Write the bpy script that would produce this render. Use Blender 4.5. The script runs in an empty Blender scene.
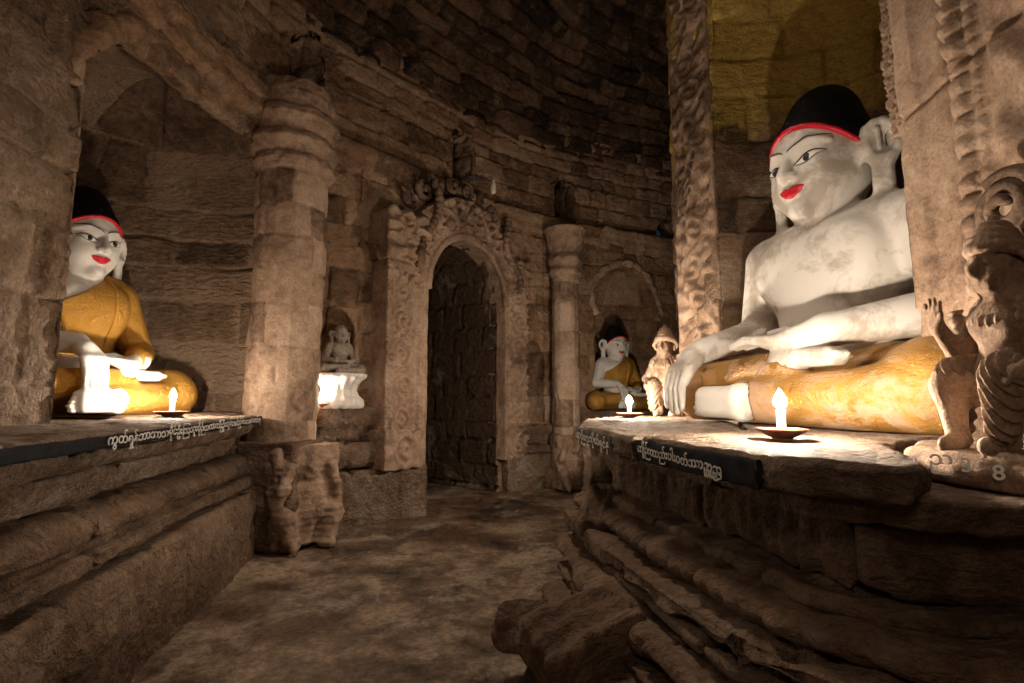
import bpy, math
import numpy as np
PI = math.pi
SC = bpy.context.scene
COL = SC.collection

# ------------------------------------------------------------------ noise
def _hash(ix, iy, iz, seed):
    h = (ix.astype(np.int64) * 374761393 + iy.astype(np.int64) * 668265263 + iz.astype(np.int64) * 1274126177 + seed * 974634777) & 0xFFFFFFFF
    h = ((h ^ (h >> 13)) * 1274126177) & 0xFFFFFFFF
    h = ((h ^ (h >> 16)) * 2246822519) & 0xFFFFFFFF
    return ((h ^ (h >> 15)) & 0xFFFFFF).astype(np.float32) / 16777215.0

def vnoise(P, seed=0):
    P = np.asarray(P, np.float32)
    i = np.floor(P); f = P - i; u = f * f * (3 - 2 * f)
    i = i.astype(np.int64)
    out = 0
    for a in (0, 1):
        wa = u[..., 0] if a else 1 - u[..., 0]
        for b in (0, 1):
            wb = u[..., 1] if b else 1 - u[..., 1]
            for c in (0, 1):
                wc = u[..., 2] if c else 1 - u[..., 2]
                out = out + wa * wb * wc * _hash(i[..., 0] + a, i[..., 1] + b, i[..., 2] + c, seed)
    return out * 2 - 1

def fbm(P, octaves=4, seed=0, gain=.5):
    P = np.asarray(P, np.float32)
    s = 0; a = 1.0; t = 0
    for o in range(octaves):
        s = s + a * vnoise(P * (2.03 ** o) + 17.3 * o, seed + o); t += a; a *= gain
    return s / t

def sstep(a, b, x):
    t = np.clip((x - a) / (b - a), 0, 1)
    return t * t * (3 - 2 * t)

def rnd(a, b, seed):
    a = np.asarray(a); b = np.asarray(b)
    return _hash(a, b, a * 0, seed)

# ------------------------------------------------------------------ objects
def props(o, label=None, cat=None, group=None, kind=None):
    if label: o['label'] = label
    if cat: o['category'] = cat
    if group: o['group'] = group
    if kind: o['kind'] = kind
    return o

def empty(name, loc=(0, 0, 0), rz=0, label=None, cat=None, group=None):
    o = bpy.data.objects.new(name, None); COL.objects.link(o)
    o.empty_display_size = .1
    o.location = loc; o.rotation_euler = (0, 0, rz)
    return props(o, label, cat, group)

def link(name, me, mat, parent=None):
    o = bpy.data.objects.new(name, me); COL.objects.link(o)
    if mat: me.materials.append(mat)
    if parent is not None: o.parent = parent
    return o

def mesh_np(name, V, quads=None, tris=None, smooth=True, tone=None):
    me = bpy.data.meshes.new(name)
    V = np.asarray(V, np.float32).reshape(-1, 3)
    loops = []; tot = []
    if quads is not None and len(quads):
        q = np.asarray(quads, np.int32); loops.append(q.ravel()); tot.append(np.full(len(q), 4, np.int32))
    if tris is not None and len(tris):
        t = np.asarray(tris, np.int32); loops.append(t.ravel()); tot.append(np.full(len(t), 3, np.int32))
    L = np.concatenate(loops); T = np.concatenate(tot)
    me.vertices.add(len(V)); me.vertices.foreach_set('co', V.ravel())
    me.loops.add(len(L)); me.loops.foreach_set('vertex_index', L)
    me.polygons.add(len(T))
    me.polygons.foreach_set('loop_start', np.concatenate([[0], np.cumsum(T)[:-1]]).astype(np.int32))
    me.polygons.foreach_set('loop_total', T)
    if smooth: me.polygons.foreach_set('use_smooth', np.ones(len(T), bool))
    if tone is not None:
        at = me.attributes.new('tone', 'FLOAT', 'POINT')
        at.data.foreach_set('value', np.asarray(tone, np.float32).ravel())
    me.update(calc_edges=True); me.validate()
    return me

def gridnorm(P, closed=False):
    if closed:
        du = np.roll(P, -1, 1) - np.roll(P, 1, 1)
    else:
        du = np.gradient(P, axis=1)
    dv = np.gradient(P, axis=0)
    N = np.cross(du, dv)
    l = np.linalg.norm(N, axis=2, keepdims=True)
    return N / np.maximum(l, 1e-9)

def grid_obj(name, P, mat, parent=None, tone=None, closed=False, cap=False, flip=False):
    """P (rows, cols, 3): rows run up, columns along."""
    m, n = P.shape[:2]
    idx = np.arange(m * n).reshape(m, n)
    nx = np.roll(idx, -1, 1) if closed else idx[:, 1:]
    a = idx if closed else idx[:, :-1]
    q = np.stack([a[:-1], nx[:-1], nx[1:], a[1:]], -1).reshape(-1, 4)
    V = P.reshape(-1, 3); tr = None
    t = tone.reshape(-1) if tone is not None else None
    if cap and closed:
        V = np.concatenate([V, P[0].mean(0)[None], P[-1].mean(0)[None]])
        c0, c1 = m * n, m * n + 1
        r = np.arange(n); r2 = np.roll(r, -1)
        tr = np.concatenate([np.stack([r2, r, np.full(n, c0)], 1),
                             np.stack([idx[-1][r], idx[-1][r2], np.full(n, c1)], 1)])
        if t is not None: t = np.concatenate([t, [t[0], t[-1]]])
    if flip:
        q = q[:, ::-1]
        if tr is not None: tr = tr[:, ::-1]
    return link(name, mesh_np(name, V, q, tr, tone=t), mat, parent)

# ------------------------------------------------------------------ masonry
def masonry(u, v, ch, bw, seed, joint=.010, bevel=.022, depth=.03, off=.022, wob=.02):
    """dressed stone courses: returns displacement and a tone per block"""
    w = np.stack([u * 3, v * 3, u * 0 + seed], -1)
    v = v + wob * vnoise(w, seed + 5) + .3 * wob * vnoise(w * 4, seed + 6)
    u = u + wob * vnoise(w + 9, seed + 7)
    rg = np.random.default_rng(seed)
    hs = ch * (0.72 + .6 * rg.random(400)); edges = np.cumsum(hs) - 40 * ch
    row = np.searchsorted(edges, v)
    lo = edges[np.clip(row - 1, 0, 399)]; hi = edges[np.clip(row, 0, 399)]
    dv = np.minimum(v - lo, hi - v)
    x = u / bw + rnd(row, row * 0, seed + 1) * 3
    k = np.floor(x).astype(np.int64)
    j = lambda kk: .55 * rnd(row, kk, seed + 2)
    k = np.where(x < k + j(k), k - 1, k)
    L = k + j(k); Rr = k + 1 + j(k + 1)
    du = np.minimum(x - L, Rr - x) * bw
    nz = .012 * vnoise(np.stack([u * 14, v * 14, u * 0], -1), seed + 8)
    e = bevel
    a = np.clip(1 - (du + nz) / e, 0, 2); b = np.clip(1 - (dv + nz) / e, 0, 2)
    d = 1 - np.sqrt(a * a + b * b)
    g = np.clip(d, -joint / e * 0 - .4, 1)
    g = np.where(g > 0, 1 - (1 - g) ** 2, g * 1.5)
    h = -depth * (1 - g) + off * (rnd(row, k, seed + 3) - .5) * sstep(0, .8, g)
    return h, rnd(row, k, seed + 4)

def rough(P, amp, freq=5, seed=1, octaves=5):
    return amp * fbm(P * freq, octaves, seed, .55)

# ------------------------------------------------------------------ plan paths
def resample(pts, ds, closed=False, rnd_=0):
    pts = np.asarray(pts, float)
    if rnd_ > 0: pts = chamfer(pts, rnd_, closed)
    if closed: pts = np.vstack([pts, pts[:1]])
    seg = np.linalg.norm(np.diff(pts, axis=0), axis=1); s = np.concatenate([[0], np.cumsum(seg)])
    n = max(3, int(round(s[-1] / ds)))
    t = np.linspace(0, s[-1], n + 1)
    if closed: t = t[:-1]
    return np.stack([np.interp(t, s, pts[:, i]) for i in range(pts.shape[1])], 1)

def chamfer(pts, r, closed=True):
    out = []; n = len(pts)
    for i in range(n):
        if not closed and i in (0, n - 1): out.append(pts[i]); continue
        p, a, b = pts[i], pts[i - 1], pts[(i + 1) % n]
        da = (a - p); db = (b - p); la = np.linalg.norm(da); lb = np.linalg.norm(db)
        q = min(r, la * .45, lb * .45)
        pa = p + da / la * q; pb = p + db / lb * q
        for t in (0, .33, .67, 1):
            out.append((1 - t) ** 2 * pa + 2 * t * (1 - t) * p + t * t * pb)
    return np.array(out)

def loft(name, rings, mat, parent=None, disp=None, tone=None, cap=True, seed=3):
    P = np.asarray(rings, float)
    N = gridnorm(P, True)
    if disp is not None:
        d = disp(P, N)
        if isinstance(d, tuple): d, tone = d
        P = P + N * d[..., None]
    if tone is None:
        tone = .5 + .5 * fbm(P * 1.7, 3, seed)
    return grid_obj(name, P, mat, parent, tone, True, cap)

def poly_rings(poly, zs, insets, ds, r=.02, top_rings=(.96, .85, .6, .3, .05), bot_rings=(.6,)):
    """rings for a prism from a CCW plan polygon; insets: outward offset per z"""
    base = resample(poly, ds, True, r)
    T = np.roll(base, -1, 0) - np.roll(base, 1, 0)
    T /= np.linalg.norm(T, axis=1, keepdims=True)
    Nn = np.stack([T[:, 1], -T[:, 0]], 1)
    rings = []
    c = base.mean(0)
    def ring(z, o, k=1):
        b = base + Nn * o
        b = c + (b - c) * k
        return np.column_stack([b, np.full(len(b), z)])
    for k in bot_rings: rings.append(ring(zs[0], insets[0], k))
    for z, o in zip(zs, insets): rings.append(ring(z, o))
    for k in top_rings: rings.append(ring(zs[-1], insets[-1], k))
    return np.array(rings)

def dense(zs, vals, dz):
    """resample a profile (z, value) polyline to ~dz steps"""
    p = np.stack([zs, vals], 1)
    return resample(p, dz).T

def circ_rings(cx, cy, zs, rs, n=64, flute=0, fl=0.0, rot=0, facets=0):
    th = np.linspace(0, 2 * PI, n, endpoint=False)
    m = np.ones(n)
    if facets:
        a = (th + rot) % (2 * PI / facets) - PI / facets
        m = np.cos(PI / facets) / np.cos(a)
        m = m / m.mean()
    R = []
    for z, r in zip(zs, rs):
        R.append(np.stack([cx + r * m * np.cos(th), cy + r * m * np.sin(th), np.full(n, z)], 1))
    return np.array(R)

def tube(path, rad, n=8, close_ends=True):
    """vertices/quads/tris of a tube"""
    path = np.asarray(path, float); m = len(path)
    rad = np.broadcast_to(np.asarray(rad, float), (m,))
    T = np.gradient(path, axis=0); T /= np.maximum(np.linalg.norm(T, axis=1, keepdims=True), 1e-9)
    ref = np.array([0.31, .47, .83]); V = []
    a = np.cross(T[0], ref); a /= np.linalg.norm(a)
    for i in range(m):
        a = a - T[i] * np.dot(a, T[i]); a /= max(np.linalg.norm(a), 1e-9)
        b = np.cross(T[i], a)
        th = np.linspace(0, 2 * PI, n, endpoint=False)
        V.append(path[i] + rad[i] * (np.cos(th)[:, None] * a + np.sin(th)[:, None] * b))
    V = np.array(V).reshape(-1, 3)
    idx = np.arange(m * n).reshape(m, n); nx = np.roll(idx, -1, 1)
    q = np.stack([idx[:-1], nx[:-1], nx[1:], idx[1:]], -1).reshape(-1, 4)
    V = np.vstack([V, path[0], path[-1]]); r = np.arange(n); r2 = np.roll(r, -1)
    t = np.concatenate([np.stack([r2, r, np.full(n, m * n)], 1), np.stack([idx[-1][r], idx[-1][r2], np.full(n, m * n + 1)], 1)])
    return V, q, t

def join_parts(parts):
    V = []; Q = []; T = []; o = 0
    for v, q, t in parts:
        V.append(v); Q.append(np.asarray(q).reshape(-1, 4) + o); T.append(np.asarray(t).reshape(-1, 3) + o); o += len(v)
    return np.vstack(V), np.vstack(Q), np.vstack(T)

def tubes_obj(name, tubes, mat, parent=None):
    V, Q, T = join_parts([tube(*t) for t in tubes])
    return link(name, mesh_np(name, V, Q, T), mat, parent)

# ------------------------------------------------------------------ signed distance modelling
class Field:
    def __init__(s, lo, hi, h):
        s.lo = np.array(lo, float); s.h = h
        s.n = np.ceil((np.array(hi) - s.lo) / h).astype(int) + 1
        s.F = np.full(s.n, 1.0, np.float32)
    def axes(s): return [s.lo[i] + s.h * np.arange(s.n[i]) for i in range(3)]
    def clone(s):
        o = object.__new__(Field); o.lo = s.lo; o.h = s.h; o.n = s.n; o.F = s.F.copy(); return o
    def blank(s):
        o = s.clone(); o.F[:] = 1.0; return o
    def block(s, lo, hi):
        a = np.clip(np.floor((np.array(lo) - s.lo) / s.h).astype(int), 0, s.n)
        b = np.clip(np.ceil((np.array(hi) - s.lo) / s.h).astype(int) + 1, 0, s.n)
        sl = tuple(slice(int(x), int(y)) for x, y in zip(a, b))
        ax = [(s.lo[i] + s.h * np.arange(a[i], b[i])).astype(np.float32) for i in range(3)]
        return sl, ax[0][:, None, None], ax[1][None, :, None], ax[2][None, None, :]
    def xyz(s):
        return s.block(s.lo, s.lo + s.h * s.n)[1:]
    def put(s, sl, d, k, op):
        f = s.F[sl]
        if op == 'add':
            if k > 0:
                h = np.maximum(k - np.abs(f - d), 0) / k
                s.F[sl] = np.minimum(f, d) - h * h * k * .25
            else: s.F[sl] = np.minimum(f, d)
        else:
            d = -d
            if k > 0:
                h = np.maximum(k - np.abs(f - d), 0) / k
                s.F[sl] = np.maximum(f, d) + h * h * k * .25
            else: s.F[sl] = np.maximum(f, d)
    def cap(s, a, b, ra, rb=None, k=.03, op='add', sq=(1, 1, 1)):
        rb = ra if rb is None else rb
        a = np.array(a, float); b = np.array(b, float); m = max(ra, rb) * max(1 / min(sq), 1) + k + 2 * s.h + .03
        sl, X, Y, Z = s.block(np.minimum(a, b) - m, np.maximum(a, b) + m)
        ab = b - a; q = np.array(sq, float)
        L = ((ab * q) ** 2).sum() + 1e-12
        px, py, pz = (X - a[0]) * q[0], (Y - a[1]) * q[1], (Z - a[2]) * q[2]
        t = np.clip((px * ab[0] * q[0] + py * ab[1] * q[1] + pz * ab[2] * q[2]) / L, 0, 1)
        d = np.sqrt((px - t * ab[0] * q[0]) ** 2 + (py - t * ab[1] * q[1]) ** 2 + (pz - t * ab[2] * q[2]) ** 2) - (ra + (rb - ra) * t)
        s.put(sl, d, k, op); return s
    def chain(s, pts, rs, k=.02, k2=.01):
        for i in range(len(pts) - 1):
            s.cap(pts[i], pts[i + 1], rs[i], rs[i + 1], k if i == 0 else k2)
        return s
    def ell(s, c, r, k=.03, op='add', rot=None):
        c = np.array(c, float); r = np.array(r, float)
        m = r.max() + k + 2 * s.h + .03
        sl, X, Y, Z = s.block(c - m, c + m)
        x, y, z = X - c[0], Y - c[1], Z - c[2]
        if rot is not None:
            M = np.array(rot)
            x, y, z = (M[0][0] * x + M[1][0] * y + M[2][0] * z, M[0][1] * x + M[1][1] * y + M[2][1] * z, M[0][2] * x + M[1][2] * y + M[2][2] * z)
        k0 = np.sqrt((x / r[0]) ** 2 + (y / r[1]) ** 2 + (z / r[2]) ** 2)
        k1 = np.sqrt((x / r[0] ** 2) ** 2 + (y / r[1] ** 2) ** 2 + (z / r[2] ** 2) ** 2) + 1e-6
        s.put(sl, k0 * (k0 - 1) / k1, k, op); return s
    def box(s, c, r, k=.02, op='add', rd=.01, rot=None):
        c = np.array(c, float); r = np.array(r, float)
        m = np.linalg.norm(r) + k + 2 * s.h + .03
        sl, X, Y, Z = s.block(c - m, c + m)
        x, y, z = X - c[0], Y - c[1], Z - c[2]
        if rot is not None:
            M = np.array(rot)
            x, y, z = (M[0][0] * x + M[1][0] * y + M[2][0] * z, M[0][1] * x + M[1][1] * y + M[2][1] * z, M[0][2] * x + M[1][2] * y + M[2][2] * z)
        qx, qy, qz = np.abs(x) - r[0] + rd, np.abs(y) - r[1] + rd, np.abs(z) - r[2] + rd
        d = np.sqrt(np.maximum(qx, 0) ** 2 + np.maximum(qy, 0) ** 2 + np.maximum(qz, 0) ** 2) + np.minimum(np.maximum(np.maximum(qx, qy), qz), 0) - rd
        s.put(sl, d, k, op); return s
    def mesh(s, name, tone_seed=None, extra=None):
        F = s.F if extra is None else extra
        F = F.copy()
        for ax in range(3):
            sl = [slice(None)] * 3
            for e in (0, -1):
                sl[ax] = e; F[tuple(sl)] = np.maximum(F[tuple(sl)], .5 * s.h)
        nx, ny, nz = F.shape
        S = F < 0
        cs = np.zeros((nx - 1, ny - 1, nz - 1), np.int8)
        for a in (0, 1):
            for b in (0, 1):
                for c in (0, 1):
                    cs += S[a:nx - 1 + a, b:ny - 1 + b, c:nz - 1 + c]
        act = (cs > 0) & (cs < 8)
        ijk = np.argwhere(act)
        vid = np.full(act.shape, -1, np.int32); vid[act] = np.arange(len(ijk))
        acc = np.zeros((len(ijk), 3)); cnt = np.zeros(len(ijk))
        C = {}
        for a in (0, 1):
            for b in (0, 1):
                for c in (0, 1):
                    C[a, b, c] = F[ijk[:, 0] + a, ijk[:, 1] + b, ijk[:, 2] + c]
        for p in C:
            for ax in range(3):
                if p[ax] == 0:
                    q = list(p); q[ax] = 1; q = tuple(q)
                    f0, f1 = C[p], C[q]; m = (f0 < 0) != (f1 < 0)
                    t = f0 / np.where(m, f0 - f1, 1)
                    e = np.tile(np.array(p, float), (len(ijk), 1)); e[:, ax] += t
                    acc[m] += e[m]; cnt[m] += 1
        V = s.lo + s.h * (ijk + acc / np.maximum(cnt, 1)[:, None])
        quads = []
        for ax in range(3):
            o1, o2 = [(1, 2), (2, 0), (0, 1)][ax]
            sa = [slice(1, -1)] * 3; sb = [slice(1, -1)] * 3
            sa[ax] = slice(0, -1); sb[ax] = slice(1, None)
            A = S[tuple(sa)]; B = S[tuple(sb)]
            for m, fl in ((A & ~B, False), (~A & B, True)):
                e = np.argwhere(m)
                if not len(e): continue
                e = e + 1; e[:, ax] -= 1
                d1 = np.zeros(3, int); d1[o1] = 1; d2 = np.zeros(3, int); d2[o2] = 1
                g = lambda w: vid[w[:, 0], w[:, 1], w[:, 2]]
                q = np.stack([g(e - d1 - d2), g(e - d2), g(e), g(e - d1)], 1)
                quads.append(q[:, ::-1] if fl else q)
        Q = np.vstack(quads); Q = Q[(Q >= 0).all(1)]
        tone = None if tone_seed is None else .5 + .5 * fbm(V * 3, 3, tone_seed)
        return mesh_np(name, V, Q, tone=tone)
    def obj(s, name, mat, parent=None, tone_seed=1, extra=None):
        return link(name, s.mesh(name, tone_seed, extra), mat, parent)
    def front(s, x, z, F=None):
        """y of the first surface met when looking along +Y"""
        F = s.F if F is None else F
        x = np.asarray(x, float); z = np.asarray(z, float)
        fx = np.clip((x - s.lo[0]) / s.h, 0, s.n[0] - 1.001); fz = np.clip((z - s.lo[2]) / s.h, 0, s.n[2] - 1.001)
        ix = fx.astype(int); iz = fz.astype(int); ux = (fx - ix)[..., None]; uz = (fz - iz)[..., None]
        colm = (F[ix, :, iz] * (1 - ux) * (1 - uz) + F[ix + 1, :, iz] * ux * (1 - uz) + F[ix, :, iz + 1] * (1 - ux) * uz + F[ix + 1, :, iz + 1] * ux * uz)
        ins = colm < 0
        j = np.argmax(ins, -1); j = np.where(ins.any(-1), np.maximum(j, 1), 1)
        f1 = np.take_along_axis(colm, j[..., None], -1)[..., 0]; f0 = np.take_along_axis(colm, (j - 1)[..., None], -1)[..., 0]
        t = f0 / np.where(np.abs(f0 - f1) < 1e-6, 1, f0 - f1)
        return s.lo[1] + s.h * (j - 1 + np.clip(t, 0, 1))

def decal(fld, name, xs, lo, hi, mat, parent, off=.003, rows=7, F=None):
    """painted patch that follows the carved surface between two curves"""
    xs = np.asarray(xs, float); t = np.linspace(0, 1, rows)
    Z = np.asarray(lo)[None] * (1 - t[:, None]) + np.asarray(hi)[None] * t[:, None]
    X = np.broadcast_to(xs, Z.shape)
    Y = fld.front(X, Z, F)
    edge = np.minimum(np.minimum(t, 1 - t)[:, None] * 4, 1) * np.minimum(np.minimum(np.linspace(0, 1, len(xs)), np.linspace(1, 0, len(xs)))[None] * 8, 1)
    P = np.stack([X, Y - off * (.3 + .7 * edge), Z], -1)
    B = np.stack([X, Y + off * 1.5, Z], -1)
    m, n = Z.shape
    V = np.concatenate([P.reshape(-1, 3), B.reshape(-1, 3)])
    i = np.arange(m * n).reshape(m, n); k = m * n
    q = [np.stack([i[:-1, :-1], i[:-1, 1:], i[1:, 1:], i[1:, :-1]], -1).reshape(-1, 4)]
    q.append(q[0][:, ::-1] + k)
    for e in (i[0], i[-1][::-1], i[:, 0][::-1], i[:, -1]):
        q.append(np.stack([e[:-1] + k, e[1:] + k, e[1:], e[:-1]], 1))
    return link(name, mesh_np(name, V, np.vstack(q)), mat, parent)

# ------------------------------------------------------------------ materials
class NT:
    def __init__(s, name):
        s.m = bpy.data.materials.new(name); s.m.use_nodes = True
        s.t = s.m.node_tree; s.b = s.t.nodes['Principled BSDF']; s.y = 0
        s.tc = s.t.nodes.new('ShaderNodeTexCoord')
    def n(s, typ, **kw):
        x = s.t.nodes.new(typ)
        for k, v in kw.items(): setattr(x, k, v)
        return x
    def l(s, a, b): s.t.links.new(a, b)
    def noise(s, scale, detail=6, rough=.6, vec=None, dist=0):
        x = s.n('ShaderNodeTexNoise'); x.inputs['Scale'].default_value = scale; x.inputs['Detail'].default_value = detail
        x.inputs['Roughness'].default_value = rough; x.inputs['Distortion'].default_value = dist
        s.l(vec if vec is not None else s.tc.outputs['Object'], x.inputs['Vector']); return x.outputs['Fac']
    def math(s, op, a, b=None, c=None):
        x = s.n('ShaderNodeMath', operation=op)
        for i, v in enumerate((a, b, c)):
            if v is None: continue
            if isinstance(v, (int, float)): x.inputs[i].default_value = v
            else: s.l(v, x.inputs[i])
        return x.outputs[0]
    def ramp(s, fac, stops):
        x = s.n('ShaderNodeValToRGB'); e = x.color_ramp.elements
        while len(e) < len(stops): e.new(.5)
        for i, (p, c) in enumerate(stops):
            e[i].position = p; e[i].color = (*c, 1) if len(c) == 3 else c
        s.l(fac, x.inputs[0]); return x.outputs[0]
    def mix(s, f, a, b, blend='MIX'):
        x = s.n('ShaderNodeMix', data_type='RGBA', blend_type=blend)
        for sock, v in ((x.inputs[0], f), (x.inputs[6], a), (x.inputs[7], b)):
            if isinstance(v, (int, float)): sock.default_value = v
            elif isinstance(v, tuple): sock.default_value = (*v, 1)
            else: s.l(v, sock)
        return x.outputs[2]
    def bump(s, h, strength, dist):
        x = s.n('ShaderNodeBump'); x.inputs['Strength'].default_value = strength; x.inputs['Distance'].default_value = dist
        s.l(h, x.inputs['Height']); s.l(x.outputs[0], s.b.inputs['Normal'])
    def map(s, scale, rot=(0, 0, 0)):
        x = s.n('ShaderNodeMapping'); x.inputs['Scale'].default_value = scale; x.inputs['Rotation'].default_value = rot
        s.l(s.tc.outputs['Object'], x.inputs['Vector']); return x.outputs[0]
    def col(s, c):
        if isinstance(c, tuple): s.b.inputs['Base Color'].default_value = (*c, 1)
        else: s.l(c, s.b.inputs['Base Color'])

def stone_mat(name, dark, mid, light, lime=(.42, .335, .25), lime_amt=.5, scale=1.0, bump=.8, rough_=.86, chisel=1.0, yellow=False):
    t = NT(name)
    at = t.n('ShaderNodeAttribute', attribute_name='tone')
    big = t.noise(1.3 * scale, 6, .65)
    midn = t.noise(9 * scale, 8, .7, dist=.4)
    fine = t.noise(70 * scale, 4, .7)
    f = t.math('ADD', t.math('MULTIPLY', big, .55), t.math('MULTIPLY', midn, .45))
    f = t.math('ADD', f, t.math('MULTIPLY', t.math('SUBTRACT', at.outputs['Fac'], .5), .22))
    c = t.ramp(f, [(.33, dark), (.5, mid), (.67, light)])
    pat = t.noise(2.6 * scale, 7, .68, dist=.8)
    k = t.math('MULTIPLY', t.ramp(pat, [(.54, (0, 0, 0)), (.68, (1, 1, 1))]), lime_amt)
    c = t.mix(k, c, lime)
    if yellow:   # ochre lichen wash above the springing of the niche
        sep = t.n('ShaderNodeSeparateXYZ'); t.l(t.tc.outputs['Object'], sep.inputs[0])
        g = t.math('MULTIPLY', t.ramp(t.math('ADD', t.math('MULTIPLY', sep.outputs[2], .25), t.math('MULTIPLY', t.math('SUBTRACT', midn, .5), .25)), [(.62, (0, 0, 0)), (.68, (1, 1, 1))]), .85)
        x0 = t.ramp(t.math('MULTIPLY', sep.outputs[0], .25), [(.24, (0, 0, 0)), (.29, (1, 1, 1))])
        c = t.mix(t.math('MULTIPLY', g, x0), c, (.46, .32, .07))
    spk = t.ramp(t.noise(30 * scale, 5, .8), [(.60, (0, 0, 0)), (.72, (1, 1, 1))])
    c = t.mix(t.math('MULTIPLY', spk, .75), c, tuple(x * .35 for x in dark))
    grain = t.ramp(t.noise(48 * scale, 6, .8), [(.36, (.5, .48, .46)), (.50, (1, 1, 1)), (.64, (1.3, 1.27, 1.24))])
    c = t.mix(.6, c, grain, 'MULTIPLY')
    t.col(c)
    ch = t.noise(1, 4, .6, t.map((11 * scale, 34 * scale, 34 * scale), (.5, .6, .7)), .5)
    vo = t.n('ShaderNodeTexVoronoi', feature='SMOOTH_F1'); vo.inputs['Scale'].default_value = 26 * scale
    t.l(t.map((.55, 1, 1), (.3, .5, .6)), vo.inputs['Vector'])
    h = t.math('ADD', t.math('MULTIPLY', midn, 1.0), t.math('MULTIPLY', fine, .16))
    h = t.math('ADD', h, t.math('MULTIPLY', ch, .55 * chisel))
    h = t.math('ADD', h, t.math('MULTIPLY', vo.outputs['Distance'], .30 * chisel))
    t.bump(h, min(1, bump), .075 * max(bump, .5))
    t.b.inputs['Roughness'].default_value = rough_
    t.b.inputs['Specular IOR Level'].default_value = .3
    return t.m

M = {}
M['wall'] = stone_mat('hewn_sandstone', (.070, .040, .023), (.25, .148, .086), (.40, .275, .185))
M['jamb'] = stone_mat('pocked_sandstone', (.10, .06, .036), (.28, .18, .112), (.42, .29, .20), lime_amt=.35, scale=1.5, bump=1.0, chisel=1.6)
M['core'] = stone_mat('niche_sandstone', (.060, .036, .021), (.20, .125, .078), (.34, .235, .16), yellow=True)
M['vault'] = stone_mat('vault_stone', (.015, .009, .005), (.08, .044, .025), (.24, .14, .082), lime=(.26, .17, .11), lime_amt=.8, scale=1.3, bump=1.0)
M['carved'] = stone_mat('carved_sandstone', (.085, .05, .032), (.29, .195, .135), (.46, .34, .25), lime_amt=.45, scale=1.8, bump=.5, chisel=.4)
M['ledge'] = stone_mat('worn_ledge_stone', (.075, .045, .028), (.25, .165, .11), (.44, .33, .25), lime=(.5, .44, .37), lime_amt=.6, scale=1.6, bump=1.0)
M['base'] = stone_mat('eroded_base_stone', (.065, .037, .022), (.21, .13, .082), (.36, .25, .165), lime_amt=.3, scale=1.2, bump=1.0)
M['greystone'] = stone_mat('grey_statue_stone', (.10, .08, .062), (.22, .18, .145), (.36, .30, .25), lime=(.45, .42, .38), lime_amt=.4, scale=4, bump=.3, chisel=.2)

def floor_mat():
    t = NT('damp_stone_floor')
    a = t.noise(1.3, 8, .68, dist=.2); b = t.noise(6, 9, .72, dist=.25); f_ = t.noise(45, 4, .7)
    c = t.ramp(t.math('ADD', t.math('MULTIPLY', a, .6), t.math('MULTIPLY', b, .4)), [(.40, (.03, .018, .011)), (.49, (.17, .11, .07)), (.58, (.40, .29, .20))])
    w = t.ramp(t.noise(2.6, 9, .78, dist=.3), [(.52, (0, 0, 0)), (.58, (1, 1, 1))])
    c = t.mix(t.math('MULTIPLY', w, .65), c, (.42, .33, .25))
    o = t.ramp(t.noise(.9, 5, .6, t.map((1, 1, 1), (0, 0, 2.1))), [(.51, (0, 0, 0)), (.59, (1, 1, 1))])
    c = t.mix(t.math('MULTIPLY', o, .75), c, (.09, .035, .012))
    gr = t.ramp(t.noise(36, 7, .8), [(.36, (.4, .38, .36)), (.5, (1, 1, 1)), (.64, (1.5, 1.45, 1.4))])
    c = t.mix(.8, c, gr, 'MULTIPLY')
    t.col(c)
    r = t.ramp(b, [(.38, (.42, .42, .42)), (.56, (.85, .85, .85))]); t.l(r, t.b.inputs['Roughness'])
    g2 = t.noise(17, 8, .75, dist=.6)
    t.bump(t.math('ADD', t.math('ADD', t.math('MULTIPLY', b, .8), t.math('MULTIPLY', f_, .12)), t.math('MULTIPLY', g2, .45)), 1.0, .05)
    return t.m
M['floor'] = floor_mat()

def plaster(name, base, dirt, amt=.8, sc=1.0):
    t = NT(name)
    a = t.noise(5 * sc, 9, .72, dist=.5); b = t.noise(2.2 * sc, 5, .6); f_ = t.noise(60 * sc, 4, .7)
    k = t.math('MULTIPLY', t.ramp(t.math('ADD', t.math('MULTIPLY', a, .55), t.math('MULTIPLY', b, .45)), [(.485, (0, 0, 0)), (.57, (1, 1, 1))]), amt)
    c = t.mix(k, base, dirt)
    s_ = t.ramp(t.noise(26 * sc, 6, .85), [(.64, (0, 0, 0)), (.72, (1, 1, 1))])
    c = t.mix(t.math('MULTIPLY', s_, .6 * amt), c, tuple(x * .35 for x in dirt))
    t.col(c); t.b.inputs['Roughness'].default_value = .55
    t.bump(t.math('ADD', t.math('MULTIPLY', a, .8), t.math('MULTIPLY', f_, .25)), .35, .012)
    return t.m
M['white_old'] = plaster('weathered_white_paint', (.66, .63, .585), (.29, .235, .185), .75)
M['white'] = plaster('white_paint', (.64, .62, .59), (.46, .42, .37), .4, 1.6)

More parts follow.
